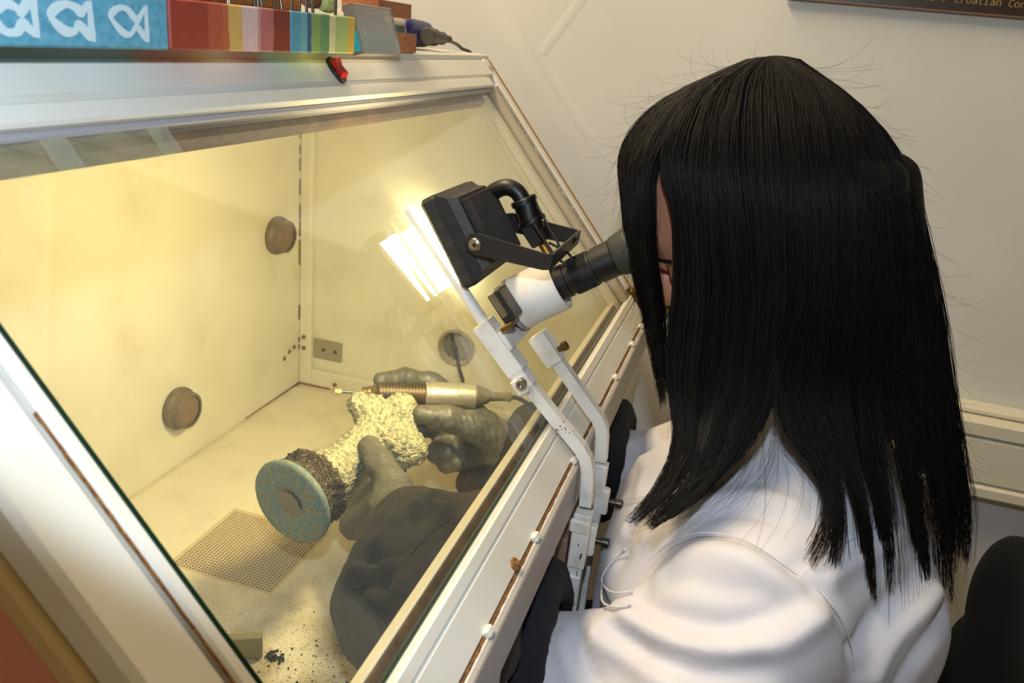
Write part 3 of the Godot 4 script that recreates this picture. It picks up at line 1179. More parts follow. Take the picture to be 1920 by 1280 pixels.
func build_blocks() -> void:
	var o: Node3D
	var b: MB
	# blue block with painted fish
	o = thing("painted_block", "sky blue painted wooden block with white fish outlines on its front", "wooden block", Vector3(-0.38, TOPY, -0.29))
	b = MB.new().at(o.position)
	b.rbox(Vector3(-0.377, TOPY + 0.0305, -0.285), Vector3(0.118, 0.061, 0.244), 0.0012)
	put("block", b, tri(mat("blue_paint", Color.WHITE, 0.55), noise_tex(41, 0.05, [[0.0, Color(0.30, 0.56, 0.66)], [0.5, Color(0.37, 0.64, 0.74)], [1.0, Color(0.46, 0.70, 0.78)]]), 6.0), o)
	# fish: a loop for the body that crosses over into the tail (pixel outline of the nearest in the photograph set on the face plane)
	var fish := [[[207, 31], [214, 20], [227, 14], [241, 20], [257, 40], [273, 12], [276, 76], [257, 50], [245, 64], [232, 62], [216, 46], [207, 31]],
		[[94, 29], [106, 14], [126, 8], [144, 16], [152, 24], [167, 4], [173, 73], [148, 46], [140, 58], [122, 58], [102, 42], [94, 29]],
		[[-12, 24], [8, 6], [30, 14], [40, 22], [60, -10], [70, 68], [42, 42], [34, 58], [12, 60], [-10, 40], [-12, 24]]]
	for f in fish:
		b = MB.new().at(o.position)
		var pts := []
		for q in f:
			pts.append(PX(q[0], q[1], -0.3178))
		var wd := 0.0019 if f[0][0] > 150 else 0.0024
		var sm := []
		for i in pts.size() - 1:                       # rounded body, sharp tail
			for k in 6:
				var tail: bool = i >= 3 and i <= 6 
				var a0: Vector3 = pts[(i - 1 + pts.size() - 1) % (pts.size() - 1)]
				var d0: Vector3 = pts[(i + 2) % (pts.size() - 1)]
				sm.append(pts[i].lerp(pts[i + 1], k / 6.0) if tail else pts[i].cubic_interpolate(pts[i + 1], a0, d0, k / 6.0))
		pts = sm
		var n := pts.size()
		for i in n:
			var d: Vector3 = (pts[(i + 1) % n] - pts[(i - 1 + n) % n]).normalized()
			var s := Vector3(0, d.z, -d.y) * (wd * (0.9 + 0.2 * sin(i * 0.37)))
			b.v.append(pts[i] - s + Vector3(0.00004 * (i % n) / 10.0, 0, 0) - b.off)
			b.v.append(pts[i] + s + Vector3(0.00004 * (i % n) / 10.0, 0, 0) - b.off)
		for i in n:
			var k := i * 2
			var k2 := ((i + 1) % n) * 2
			b.ix.append_array(PackedInt32Array([k, k + 1, k2 + 1, k, k2 + 1, k2]))
		b.smooth = false
		put("painted_fish", b, mat("fish_white", Color(0.80, 0.88, 0.90), 0.6), o)
	# rainbow blocks that hold burs
	var red := stripes([[0.27, Color(0.60, 0.22, 0.16)], [0.39, Color(0.68, 0.31, 0.19)], [0.435, Color(0.71, 0.37, 0.21)], [0.54, Color(0.82, 0.66, 0.36)], [0.68, Color(0.85, 0.72, 0.70)], [0.71, Color(0.76, 0.55, 0.53)], [0.83, Color(0.69, 0.39, 0.39)], [1.0, Color(0.48, 0.16, 0.11)]], 400, 96, 51)
	var green := stripes([[0.13, Color(0.28, 0.56, 0.66)], [0.22, Color(0.36, 0.62, 0.66)], [0.28, Color(0.16, 0.30, 0.55)], [0.42, Color(0.47, 0.60, 0.33)], [0.56, Color(0.34, 0.52, 0.36)], [0.66, Color(0.82, 0.80, 0.60)], [0.87, Color(0.62, 0.70, 0.44)], [1.0, Color(0.80, 0.66, 0.26)]], 400, 96, 52)
	var specs := [["red_block", red, -0.408, -0.5325, "wooden bur block painted in red, orange, ochre and pink stripes"], ["green_block", green, -0.5335, -0.628, "wooden bur block painted in blue, green, cream and yellow stripes"]]
	for s in specs:
		o = thing(s[0], s[4], "bur block", Vector3(-0.35, TOPY, (s[2] + s[3]) / 2))
		b = MB.new().at(o.position)
		painted_block(b, Vector3(-0.40, TOPY, s[3]), Vector3(-0.318, TOPY + 0.027, s[2]))
		var m := mat(s[0] + "_paint", Color.WHITE, 0.5)
		m.albedo_texture = s[1]
		put("block", b, m, o)
	# burs standing in the blocks
	var zs := [-0.44, -0.452, -0.470, -0.4765, -0.492, -0.497, -0.512, -0.526, -0.541, -0.549, -0.556, -0.566, -0.578, -0.590, -0.6, -0.612]
	for i in zs.size():
		var foot := Vector3(-0.327 - 0.012 * (i % 3), TOPY + 0.0272, zs[i])
		var dir := Vector3(-0.25 + 0.2 * rng.randf(), 1.0, -0.30 + 0.25 * rng.randf()).normalized()
		o = thing("bur", "thin steel bur, %s in the row counted from the blue fish block" % ORD[i], "bur", foot, "burs in the striped blocks")
		b = MB.new().at(foot)
		b.lathe([[0.0, 0.00118], [0.030, 0.00118], [0.031, 0.0008], [0.034, 0.0008]], foot, dir, 10)
		put("shank", b, M["steel"], o)
		b = MB.new().at(foot)
		var hr := 0.0022 + 0.002 * rng.randf()
		b.lathe([[0.033, 0.0008], [0.0345, hr], [0.039, hr * 1.05], [0.041, hr * 0.6], [0.042, 0.0]], foot, dir, 12, false, false)
		put("head", b, mat("bur_head_%d" % (i % 3), [Color(0.75, 0.66, 0.50), Color(0.45, 0.22, 0.15), Color(0.50, 0.52, 0.42)][i % 3], 0.6), o)
	# cork block lying across behind the burs
	b = MB.new().at(Vector3(-0.372, TOPY + 0.03, -0.55))
	b.rbox(Vector3(-0.372, TOPY + 0.0325, -0.545), Vector3(0.022, 0.011, 0.15), 0.001)
	single("cork_bar", "orange brown wooden bar lying behind the burs", "wooden bar", b, tri(mat("orange_wood", Color.WHITE, 0.6), noise_tex(43, 0.03, [[0.0, Color(0.50, 0.25, 0.09)], [1.0, Color(0.72, 0.42, 0.16)]]), 8.0))
	# round grinding stones lying on the burs at the end of the block
	var stones := [[Vector3(-0.343, TOPY + 0.0365, -0.603), Color(0.42, 0.25, 0.20), "brownish round grinding stone lying at the end of the green block"], [Vector3(-0.338, TOPY + 0.0345, -0.618), Color(0.66, 0.68, 0.45), "pale green mounted stone lying at the end of the green block"]]
	for s in stones:
		o = thing("grinding_stone", s[2], "grinding stone", s[0])
		b = MB.new().at(s[0])
		b.lathe([[-0.007, 0.003], [-0.006, 0.0058], [0.0, 0.0064], [0.006, 0.0058], [0.007, 0.003]], s[0], Vector3(0.1, -0.1, -1), 18)
		put("stone", b, mat("stone_%d" % stones.find(s), s[1], 0.8), o)
		b = MB.new().at(s[0])
		b.lathe([[0.007, 0.0015], [0.0135, 0.0015], [0.014, 0.001]], s[0], Vector3(0.1, -0.1, -1), 10)
		put("hub", b, mat("hub_cream", Color(0.83, 0.80, 0.62), 0.6), o)
	# clear case of needle burs leaning on the green block
	var c0 := Vector3(-0.3185, TOPY + 0.0002, -0.644)
	o = thing("needle_case", "flat clear plastic case of fine steel needles leaning on the blocks", "plastic case", c0)
	var e1 := Vector3(0, 0, -1)
	var e2 := Vector3(-0.012, 0.0372, 0).normalized()
	var ex := Vector3(e2.y, -e2.x, 0)
	var wd := 0.076
	var ht := 0.0392
	var bx := func(name_: String, a0: float, a1: float, h0: float, h1: float, d0: float, d1: float, m: Material, par: Node3D) -> MeshInstance3D:
		var mb := MB.new().at(c0)
		mb.rbox(c0 + e1 * (a0 + a1) / 2 + e2 * (h0 + h1) / 2 + ex * (d0 + d1) / 2, Vector3(absf(a1 - a0), absf(h1 - h0), absf(d1 - d0)), 0.0006, Basis(e1, e2, ex))
		return put(name_, mb, m, par)
	var cp: Material = M["clear_plastic"]
	var lid: Node3D = bx.call("lid", 0, wd, 0, ht, -0.001, 0.0, cp, o)
	bx.call("base", 0, wd, 0, ht, -0.009, -0.008, mat("case_grey", Color(0.50, 0.45, 0.38), 0.5), o)
	for r in [[0, 0.0016, 0, ht], [wd - 0.0016, wd, 0, ht], [0, wd, 0, 0.0016], [0, wd, ht - 0.0016, ht]]:
		bx.call("rim", r[0], r[1], r[2], r[3], -0.009, 0.0008, mat("case_rim", Color(0.52, 0.50, 0.46, 0.55), 0.15), lid)
	bx.call("insert", 0.003, wd - 0.003, 0.003, 0.018, -0.0075, -0.003, mat("teal_insert", Color(0.27, 0.50, 0.52), 0.5), o)
	bx.call("liner", 0.003, wd - 0.003, 0.018, ht - 0.003, -0.0079, -0.0068, mat("needle_liner", Color(0.52, 0.45, 0.36), 0.6), o)
	bx.call("side_label", -0.0004, 0.0002, 0.003, 0.018, -0.0085, -0.001, mat("teal_bright", Color(0.10, 0.58, 0.66), 0.5), o)
	for i in 16:
		var mb := MB.new().at(c0)
		var p := c0 + e1 * (0.014 + 0.0031 * i) + e2 * 0.014 - ex * 0.0055
		mb.lathe([[0.0, 0.0006], [0.013, 0.0006], [0.019, 0.0004], [0.0215, 0.0001]], p, e2 + e1 * 0.05, 8)
		put("needle", mb, M["steel"], o)
	M["case_rim"].transparency = BaseMaterial3D.TRANSPARENCY_ALPHA
	# two plain wooden blocks, one standing, one lying on the blue unit
	var wood := tri(mat("red_wood", Color.WHITE, 0.6), noise_tex(44, 0.02, [[0.0, Color(0.50, 0.28, 0.16)], [0.5, Color(0.58, 0.35, 0.21)], [1.0, Color(0.66, 0.42, 0.27)]]), 7.0)
	wood.uv1_scale = Vector3(4, 26, 4)
	var a := PX(745, 103, -0.340)
	b = MB.new().at(Vector3(-0.350, TOPY, -0.785))
	b.rbox(Vector3(-0.352, TOPY + 0.0088, -0.784), Vector3(0.020, 0.0175, 0.050), 0.0006)
	single("wooden_block", "small reddish wooden block standing on the cabinet beside the plastic case", "wooden block", b, wood)
	b = MB.new().at(Vector3(-0.36, TOPY + 0.032, -0.76))
	b.rbox(Vector3(-0.363, TOPY + 0.0375, -0.762), Vector3(0.036, 0.0135, 0.084), 0.0006, Basis(Vector3(0, 1, 0), 0.06))
	single("wooden_block", "flat reddish wooden block lying on top behind the plastic case", "wooden block", b, wood)
	# two bare steel pins standing in the wood
	for i in 2:
		var foot := Vector3(-0.356, TOPY + 0.0443, -0.735 - 0.008 * i)
		b = MB.new().at(foot)
		b.lathe([[0.0, 0.0011], [0.012, 0.0011], [0.014, 0.0004]], foot, Vector3(0, 1, 0.1), 8)
		single("steel_pin", "short bright steel pin in the flat wooden block, the one %s the plastic case" % ["nearer", "farther from"][i], "pin", b, M["steel"], "pins in the flat wooden block")


func build_device() -> void:
	# ribbed rounded power unit, lying on its side: blue face with a grey plug
	var c := Vector3(-0.40, TOPY + 0.0180, -0.893)
	var o := thing("power_unit", "rounded blue and grey plastic power unit with a plug on the cabinet top", "power unit", c)
	var b := MB.new().at(c)
	var grey := mat("unit_grey", Color(0.66, 0.63, 0.60), 0.45)
	blend(b, [[c + Vector3(-0.03, 0.002, 0.06), c + Vector3(-0.03, 0.001, -0.075), 0.0185, 0.0165], [c + Vector3(0.0, -0.0005, 0.06), c + Vector3(0.0, -0.001, -0.072), 0.0165, 0.0150], [c + Vector3(-0.03, 0.009, 0.02), c + Vector3(-0.022, 0.002, -0.095), 0.0200, 0.0155]], 0.004, 260.0)
	put("shell", b, grey, o)
	b = MB.new().at(c)
	blend(b, [[c + Vector3(0.0110, 0.0005, 0.0), c + Vector3(0.0095, -0.0005, -0.056), 0.0150, 0.0135, Vector3(1, 0, 0), 0.6]], 0.0025, 400.0)
	put("cover", b, mat("unit_blue", Color(0.19, 0.20, 0.45), 0.4), o, "dark blue cover")
	b = MB.new().at(c)
	b.rbox(c + Vector3(0.0165, 0.002, 0.036), Vector3(0.003, 0.010, 0.026), 0.0012)
	put("display", b, mat("unit_dark", Color(0.15, 0.22, 0.24), 0.3), o, "dark display window")
	for i in 2:
		b = MB.new().at(c)
		b.lathe([[0.0, 0.0022], [0.003, 0.0020], [0.0035, 0.0]], c + Vector3(0.0190, -0.007, -0.020 - 0.010 * i), Vector3(1, 0, 0), 12, true, false)
		put("socket", b, mat("socket_grey", Color(0.55, 0.52, 0.55), 0.4), o)
	var pg := mat("plug_grey", Color(0.29, 0.27, 0.24), 0.5)
	var p0 := PX(800, 68, -0.372)
	var dir := (PX(852, 75, -0.376) - p0).normalized()
	b = MB.new().at(c)
	b.lathe([[0.0, 0.0085], [0.002, 0.0095], [0.024, 0.0095], [0.026, 0.0075], [0.027, 0.0068], [0.044, 0.0072], [0.052, 0.0074], [0.055, 0.0055], [0.056, 0.0035]], p0, dir, 22)
	for i in 5:
		b.lathe([[0.056 + i * 0.005, 0.0036 - i * 0.0001], [0.0585 + i * 0.005, 0.0045 - i * 0.0001], [0.061 + i * 0.005, 0.0036 - i * 0.0001]], p0, dir, 16)
	put("plug", b, pg, o, "grey round plug with ribbed strain relief")
	b = MB.new().at(c)
	var e := p0 + dir * 0.080
	b.tube(spline([e, e + Vector3(-0.004, -0.003, -0.02), Vector3(-0.385, TOPY + 0.0045, -1.055), Vector3(-0.378, TOPY - 0.02, -1.10), Vector3(-0.370, TOPY - 0.16, -1.12), Vector3(-0.36, 0.9, -1.12)], 8), [0.0021], 10)
	put("cable", b, pg, o)


# ---------------------------------------------------------------- microscope stand

func strap(b: MB, pts: Array, w: float, z0: float, z1: float) -> void:      # bent flat bar in an x-y plane
	var left := []
	var right := []
	for i in pts.size():
		var d0: Vector2 = (pts[i] - pts[i - 1]).normalized() if i > 0 else (pts[1] - pts[0]).normalized()
		var d1: Vector2 = (pts[i + 1] - pts[i]).normalized() if i < pts.size() - 1 else d0
		var n0 := Vector2(-d0.y, d0.x)
		var n1 := Vector2(-d1.y, d1.x)
		var m := (n0 + n1).normalized()
		var k := w * 0.5 / maxf(0.3, m.dot(n0))
		left.append(pts[i] + m * k)
		right.append(pts[i] - m * k)
	right.reverse()
	b.prism(PackedVector2Array(left + right), Vector3(0, 0, z0), Vector3(1, 0, 0), Vector3(0, 1, 0), Vector3(0, 0, z1 - z0))

func flat(p: Vector3) -> Vector2:
	return Vector2(p.x, p.y)

func socket_screw(b: MB, p: Vector3, dir: Vector3, r: float, head: float, shank: float, sr: float) -> void:
	dir = dir.normalized()
	if shank > 0.0:
		b.lathe([[0.0, sr], [shank, sr]], p, dir, 14)
	b.lathe([[shank, r * 0.9], [shank + head * 0.08, r], [shank + head * 0.9, r], [shank + head, r * 0.9], [shank + head, r * 0.55], [shank + head * 0.5, r * 0.5], [shank + head * 0.5, 0.0]], p, dir, 24, true, false)

const ZA := -0.596       # near arm
const ZB := -0.655       # far arm

func build_stand() -> void:
	var o := thing("microscope_stand", "chipped white steel double arm stand clamped to the cabinet front", "microscope stand", Vector3(-0.083, 0.85, -0.625))
	var P0 := o.position
	var pw: Material = M["white_powder"]
	var b: MB
	# near arm: rounded bar beside the lamp, clamp block, bent lower strap
	b = MB.new().at(P0)
	var a0 := PZ(768, 392, ZA)
	var a1 := PZ(912, 612, ZA)
	var dir := (a1 - a0).normalized()
	b.tube([a0 - dir * 0.0035, a0 - dir * 0.001, a0, a1], [0.0022, 0.0042, 0.0048, 0.0048], 16)
	put("upper_bar", b, pw, o)
	b = MB.new().at(P0)
	strap(b, [flat(PZ(906, 605, ZA)), flat(PZ(972, 694, ZA))], 0.0150, ZA - 0.008, ZA + 0.008)
	strap(b, [flat(PZ(958, 676, ZA)), flat(PZ(992, 722, ZA))], 0.0128, ZA - 0.0065, ZA + 0.0070)
	put("clamp_block", b, pw, o)
	var cb := MB.new().at(P0)
	cb.rbox(PZ(982, 716, ZA) + Vector3(0, 0, 0.009), Vector3(0.014, 0.011, 0.008), 0.0012, Basis(GS, GN, Vector3(0, 0, 1)))
	put("clamp_tab", cb, pw, o)
	b = MB.new().at(P0)
	socket_screw(b, PZ(979, 716, ZA + 0.013) + Vector3(0, 0, 0.0), Vector3(0.15, 0.05, 1), 0.0043, 0.005, 0.002, 0.0028)
	put("screw", b, M["steel"], o, "steel socket screw on the near arm")
	b = MB.new().at(P0)
	var near := [PZ(975, 700, ZA), PZ(1052, 796, ZA), PZ(1066, 811, ZA), PZ(1088, 838, ZA), PZ(1099, 858, ZA), PZ(1103, 880, ZA), PZ(1102, 905, ZA), PZ(1099, 945, ZA)]
	var nf := []
	for p in near: nf.append(flat(p))
	strap(b, nf, 0.0098, ZA - 0.005, ZA + 0.005)
	put("lower_strap", b, pw, o)
	# far arm
	b = MB.new().at(P0)
	var far := [PZ(1012, 628, ZB), PZ(1108, 765, ZB), PZ(1122, 784, ZB), PZ(1129, 800, ZB), PZ(1130, 820, ZB), PZ(1127, 862, ZB)]
	nf = []
	for p in far: nf.append(flat(p))
	strap(b, nf, 0.0105, ZB - 0.005, ZB + 0.005)
	put("lower_strap", b, pw, o)
	b = MB.new().at(P0)
	strap(b, [flat(PZ(1008, 626, ZB)), flat(PZ(1044, 678, ZB))], 0.0155, ZB - 0.008, ZB + 0.008)
	put("clamp_block", b, pw, o)
	b = MB.new().at(P0)
	socket_screw(b, PZ(1047, 655, ZB), GN, 0.0042, 0.005, 0.004, 0.0026)
	put("screw", b, mat("old_brass", Color(0.45, 0.36, 0.2), 0.4, 0.8), o, "dull brass screw on the far arm")
	# bridge between the arms under the microscope
	b = MB.new().at(P0)
	var m0 := PZ(940, 648, ZA)
	b.rbox(Vector3(m0.x + 0.004, m0.y + 0.006, (ZA + ZB) / 2), Vector3(0.017, 0.006, absf(ZB - ZA) + 0.012), 0.001, Basis(GS, GN, Vector3(0, 0, 1)))
	put("bridge", b, pw, o)
	# vertical rails on the front panel
	b = MB.new().at(P0)
	var x := PZ(1095, 960, ZA).x
	b.rbox(Vector3(x, 0.960, ZA), Vector3(0.0145, 0.052, 0.014), 0.001)
	b.rbox(Vector3(x - 0.001, 0.975, ZA + 0.006), Vector3(0.017, 0.012, 0.006), 0.0015)
	b.rbox(Vector3(x - 0.003, 0.912, ZA), Vector3(0.0170, 0.028, 0.015), 0.001)
	put("clamp_block", b, pw, o)
	b = MB.new().at(P0)
	b.rbox(Vector3(x - 0.0005, 0.90, ZA), Vector3(0.0125, 0.10, 0.010), 0.001)
	b.rbox(Vector3(x - 0.0015, 0.84, ZA), Vector3(0.0105, 0.07, 0.008), 0.001)
	put("rail", b, pw, o)
	var xb := PZ(1118, 930, ZB).x
	b = MB.new().at(P0)
	b.rbox(Vector3(xb, 0.960, ZB), Vector3(0.0130, 0.085, 0.012), 0.001)
	b.rbox(Vector3(xb, 0.86, ZB), Vector3(0.0105, 0.13, 0.008), 0.001)
	put("rail", b, pw, o)
	b = MB.new().at(P0)
	var t0 := PZ(1131, 938, ZB)
	b.rbox(t0, Vector3(0.010, 0.026, 0.010), 0.002)
	put("clamp_tab", b, pw, o)
	b = MB.new().at(P0)
	socket_screw(b, t0 + Vector3(0.004, 0, 0), Vector3(1, 0.03, 0), 0.0042, 0.0062, 0.0075, 0.0029)
	put("screw", b, M["dark_steel"], o, "upper socket screw of the far rail")
	b = MB.new().at(P0)
	var t1 := PZ(1105, 1010, ZA - 0.014)
	b.rbox(t1, Vector3(0.011, 0.030, 0.010), 0.002)
	put("clamp_tab", b, pw, o)
	b = MB.new().at(P0)
	socket_screw(b, t1 + Vector3(0.004, 0, 0), Vector3(1, 0.02, 0), 0.0042, 0.0062, 0.0070, 0.0029)
	put("screw", b, M["dark_steel"], o, "lower socket screw of the near rail")
	# back plates that fix the rails to the front panel
	b = MB.new().at(P0)
	b.rbox(Vector3(-0.0935, 0.93, (ZA + ZB) / 2), Vector3(0.008, 0.07, 0.09), 0.001)
	put("mounting_plate", b, mat("plate_rusty", Color(0.50, 0.40, 0.34), 0.6), o)
	# chipped paint: dark patches on the rails
	b = MB.new().at(P0)
	for i in 24:
		var t := rng.randf()
		var p := Vector3(x + rng.randf_range(-0.004, 0.005), 0.83 + 0.07 * t, ZA + 0.0041)
		if i > 17:
			p = Vector3(x + rng.randf_range(-0.003, 0.006), 0.90 + 0.08 * t, ZA + 0.0071)
		b.rbox(p, Vector3(0.0004 + 0.0010 * rng.randf(), 0.001 + 0.006 * rng.randf(), 0.0003), 0.0001, Basis(Vector3(0, 0, 1), rng.randf_range(-0.3, 0.3)))
	var ch := put("paint_chip", b, mat("chip_dark", Color(0.17, 0.12, 0.09), 0.8), o)
	ch.set_meta("kind", "stuff")
	b = MB.new().at(P0)
	for i in 14:
		var q := PZ(1050 + rng.randfn(0, 8.0), 800 + rng.randfn(0, 6.0), ZA + 0.0051)
		b.rbox(q, Vector3(0.0006 + 0.0012 * rng.randf(), 0.0007, 0.0003), 0.0001, Basis(Vector3(0, 0, 1), rng.randf() * 3.0))
	ch = put("paint_chip", b, mat("chip_rust", Color(0.36, 0.22, 0.13), 0.8), o)
	ch.set_meta("kind", "stuff")


func build_microscope() -> void:
	var z := -0.632
	var c0 := PZ(972, 568, z)
	var c1 := PZ(1050, 531, z - 0.004)
	var ax := (c1 - c0).normalized()
	var o := thing("microscope", "monocular microscope with white body and black eyepiece tube before the person", "microscope", c0)
	var b := MB.new().at(c0)
	var L := (c1 - c0).length()
	b.lathe([[-0.0005, 0.0215], [0.0, 0.0226], [L - 0.001, 0.0222], [L, 0.0215], [L, 0.0200], [L - 0.003, 0.0195], [L - 0.003, 0.0]], c0, ax, 56, true, true)
	put("body", b, M["white_powder"], o)
	b = MB.new().at(c0)
	b.lathe([[-0.012, 0.0150], [-0.012, 0.0200], [-0.0005, 0.0205]], c0, ax, 40, true, true)
	put("objective", b, M["lamp_black"], o)
	b = MB.new().at(c0)
	var s0 := L - 0.003
	b.lathe([[s0, 0.0140], [s0 + 0.002, 0.0142], [s0 + 0.010, 0.0142], [s0 + 0.0105, 0.0132], [s0 + 0.013, 0.0132], [s0 + 0.0135, 0.0146], [s0 + 0.034, 0.0146], [s0 + 0.0345, 0.0138], [s0 + 0.0365, 0.0138], [s0 + 0.037, 0.0149], [s0 + 0.052, 0.0151], [s0 + 0.0525, 0.0143]], c0, ax, 48)
	var tube := put("eyepiece_tube", b, M["black_plastic"], o, "black eyepiece tube")
	b = MB.new().at(c0)
	var ay := ax.cross(Vector3(0.3, 0.5, 0.81)).normalized()
	var aw := ax.cross(ay)
	for i in 72:
		var a := TAU * i / 72
		var rd := ay * cos(a) + aw * sin(a)
		b.rbox(c0 + ax * (s0 + 0.0235) + rd * 0.0147, Vector3(0.0007, 0.0008, 0.017), 0.0002, Basis(ax.cross(rd), rd, ax))
	put("grip_rib", b, M["black_plastic"], tube).set_meta("kind", "stuff")
	b = MB.new().at(c0)
	b.lathe([[s0 + 0.0525, 0.0150], [s0 + 0.055, 0.0165], [s0 + 0.066, 0.0185], [s0 + 0.069, 0.0180], [s0 + 0.068, 0.0165], [s0 + 0.056, 0.0130], [s0 + 0.0555, 0.0]], c0, ax, 40, false, false)
	put("eyecup", b, mat("eyecup_grey", Color(0.20, 0.20, 0.18), 0.55), o, "grey rubber eyecup")
	# plated slide between body and bar
	var p := PZ(932, 578, ZA + 0.010)
	b = MB.new().at(c0)
	b.rbox(p + Vector3(0.004, 0.002, -0.008), Vector3(0.026, 0.011, 0.020), 0.0008, Basis(GS, GN, Vector3(0, 0, 1)))
	var sl := put("slide", b, mat("slide_dark", Color(0.16, 0.13, 0.12), 0.4), o, "dark slide on the arm")
	b = MB.new().at(c0)
	b.rbox(p + Vector3(0.002, 0.004, 0.0025), Vector3(0.022, 0.006, 0.004), 0.0008, Basis(GS, GN, Vector3(0, 0, 1)))
	put("clip", b, M["steel"], sl)
	b = MB.new().at(c0)
	b.rbox(p + GS * 0.016 + Vector3(0, 0, 0.001), Vector3(0.004, 0.012, 0.008), 0.0008, Basis(GS, GN, Vector3(0, 0, 1)))
	put("stop", b, mat("old_brass", Color(0.45, 0.36, 0.2), 0.4, 0.8), sl)
	b = MB.new().at(c0)
	b.lathe([[-0.004, 0.0185], [-0.004, 0.0228], [-0.0007, 0.0228]], c0, ax, 48)
	put("ring", b, M["grey_enamel"], o)


func build_lamp() -> void:
	# small LED floodlight that shines down through the glass
	var A := PZ(805, 368, -0.583)
	var C := PZ(889, 536, -0.583)
	var e1 := (C - A).normalized()                       # down along the near edge
	var ez := Vector3(0, 0, -1)                           # across, away from the photographer
	var en := Vector3(-e1.y, e1.x, 0)                     # away from the glass
	if en.x < 0: en = -en
	var L := (C - A).length()
	var W := 0.088
	var c := A + e1 * L / 2 + ez * W / 2
	var o := thing("floodlight", "black LED floodlight on a bracket beside the microscope, shining into the cabinet", "floodlight", c)
	var bs := Basis(e1, en, -ez)
	var blk: Material = M["lamp_black"]
	var P := func(u: float, n: float, w: float) -> Vector3: return c + e1 * u + en * n + ez * w
	var b := MB.new().at(c)
	# front rim: a rounded frame round the glass
	var hl := L / 2
	var hw := W / 2
	b.rbox(P.call(0, -0.004, 0), Vector3(L, 0.014, W), 0.003, bs)
	put("rim", b, blk, o)
	# housing: stepped back with cooling fins
	b = MB.new().at(c)
	var taper := [[0.003, 0.0], [0.009, 0.006], [0.016, 0.009]]
	for i in 2:
		var lo: Array = taper[i]
		var hi: Array = taper[i + 1]
		var q0 := []
		var q1 := []
		for s in [[-1, -1], [1, -1], [1, 1], [-1, 1]]:
			q0.append(P.call(s[0] * (hl - lo[1] - 0.001), lo[0], s[1] * (hw - lo[1] - 0.001)))
			q1.append(P.call(s[0] * (hl - hi[1] - 0.001), hi[0], s[1] * (hw - hi[1] - 0.001)))
		for k in 4:
			var k2 := (k + 1) % 4
			b.face([q0[k], q0[k2], q1[k2], q1[k]], q0[k] + q0[k2] - c * 2.0)
		if i == 1:
			b.face(q1, en)
	put("housing", b, blk, o)
	for i in 11:
		b = MB.new().at(c)
		b.rbox(P.call(0.002, 0.0185, -hw + 0.016 + 0.0056 * i), Vector3(L - 0.022, 0.010, 0.0026), 0.0006, bs)
		put("cooling_fin", b, blk, o)
	for s in [[-1, -1], [1, -1], [-1, 1], [1, 1]]:
		b = MB.new().at(c)
		b.lathe([[0.0, 0.0021], [0.0008, 0.0020], [0.0009, 0.0]], P.call(s[0] * (hl - 0.006), 0.0037, s[1] * (hw - 0.006)), en, 12, true, false)
		put("screw", b, mat("screw_dull", Color(0.5, 0.45, 0.42), 0.4, 0.8), o)
	# glowing face
	b = MB.new().at(c)
	b.rbox(P.call(0, -0.0112, 0.001), Vector3(L - 0.016, 0.0016, W - 0.017), 0.0003, bs)
	var glow := mat("lamp_glow", Color(1, 0.97, 0.88), 0.4)
	glow.emission_enabled = true
	glow.emission = Color(1.0, 0.93, 0.74)
	glow.emission_energy_multiplier = 28.0
	put("lamp_face", b, glow, o, "glowing face of the lamp")
	var al := AreaLight3D.new()
	al.name = "floodlight_light"
	al.area_size = Vector2(L - 0.016, W - 0.017)
	al.light_color = Color(1.0, 0.925, 0.665)
	al.light_energy = 0.195
	al.area_range = 3.0
	al.shadow_enabled = true
	al.transform = Transform3D(Basis(e1, en.cross(e1), en), P.call(0, -0.0126, 0.001))
	add_child(al)
	# U bracket
	b = MB.new().at(c)
	var s0 := PZ(893, 457, -0.5815)
	var s1 := PZ(1026, 492, -0.5815)
	var d := (s1 - s0).normalized()
	var nrm := Vector3(-d.y, d.x, 0)
	var w0 := 0.0095
	b.prism(PackedVector2Array([Vector2(-0.006, -0.0055), Vector2(-0.0085, 0.0), Vector2(-0.006, 0.0065), Vector2(0.0, 0.0085), Vector2(0.055, 0.0065), Vector2((s1 - s0).length() + 0.003, 0.0080), Vector2((s1 - s0).length() + 0.003, -0.0045), Vector2(0.055, -0.0060), Vector2(0.0, -0.0080)]), s0, d, nrm, Vector3(0, 0, 0.0022))
	put("bracket", b, mat("bracket_black", Color(0.13, 0.12, 0.12), 0.4), o, "black U shaped bracket")
	b = MB.new().at(c)
	var zf := -0.5835 - W
	b.prism(PackedVector2Array([Vector2(-0.006, -0.0055), Vector2(-0.0085, 0.0), Vector2(-0.006, 0.0065), Vector2(0.0, 0.0085), Vector2((s1 - s0).length() + 0.003, 0.0080), Vector2((s1 - s0).length() + 0.003, -0.0045), Vector2(0.0, -0.0080)]), Vector3(s0.x, s0.y, zf), d, nrm, Vector3(0, 0, -0.0022))
	var e0 := s1 + d * 0.003 + nrm * 0.002
	b.rbox(Vector3(e0.x, e0.y, (-0.5815 + zf) / 2), Vector3(0.0024, 0.0125, W + 0.007), 0.0006, Basis(d, nrm, Vector3(0, 0, 1)))
	put("bracket", b, M["bracket_black"], o)
	b = MB.new().at(c)
	b.lathe([[0.0, 0.0052], [0.001, 0.0050], [0.0022, 0.0040], [0.0026, 0.0]], s0 + Vector3(0, 0, 0.0022), Vector3(0, 0, 1), 20, false, false)
	var sc := put("pivot_screw", b, mat("zinc", Color(0.62, 0.58, 0.50), 0.35, 0.9), o, "zinc cross head screw of the bracket")
	b = MB.new().at(c)
	b.rbox(s0 + Vector3(0, 0, 0.0047), Vector3(0.0042, 0.001, 0.0005), 0.0001, Basis(d, nrm, Vector3(0, 0, 1)))
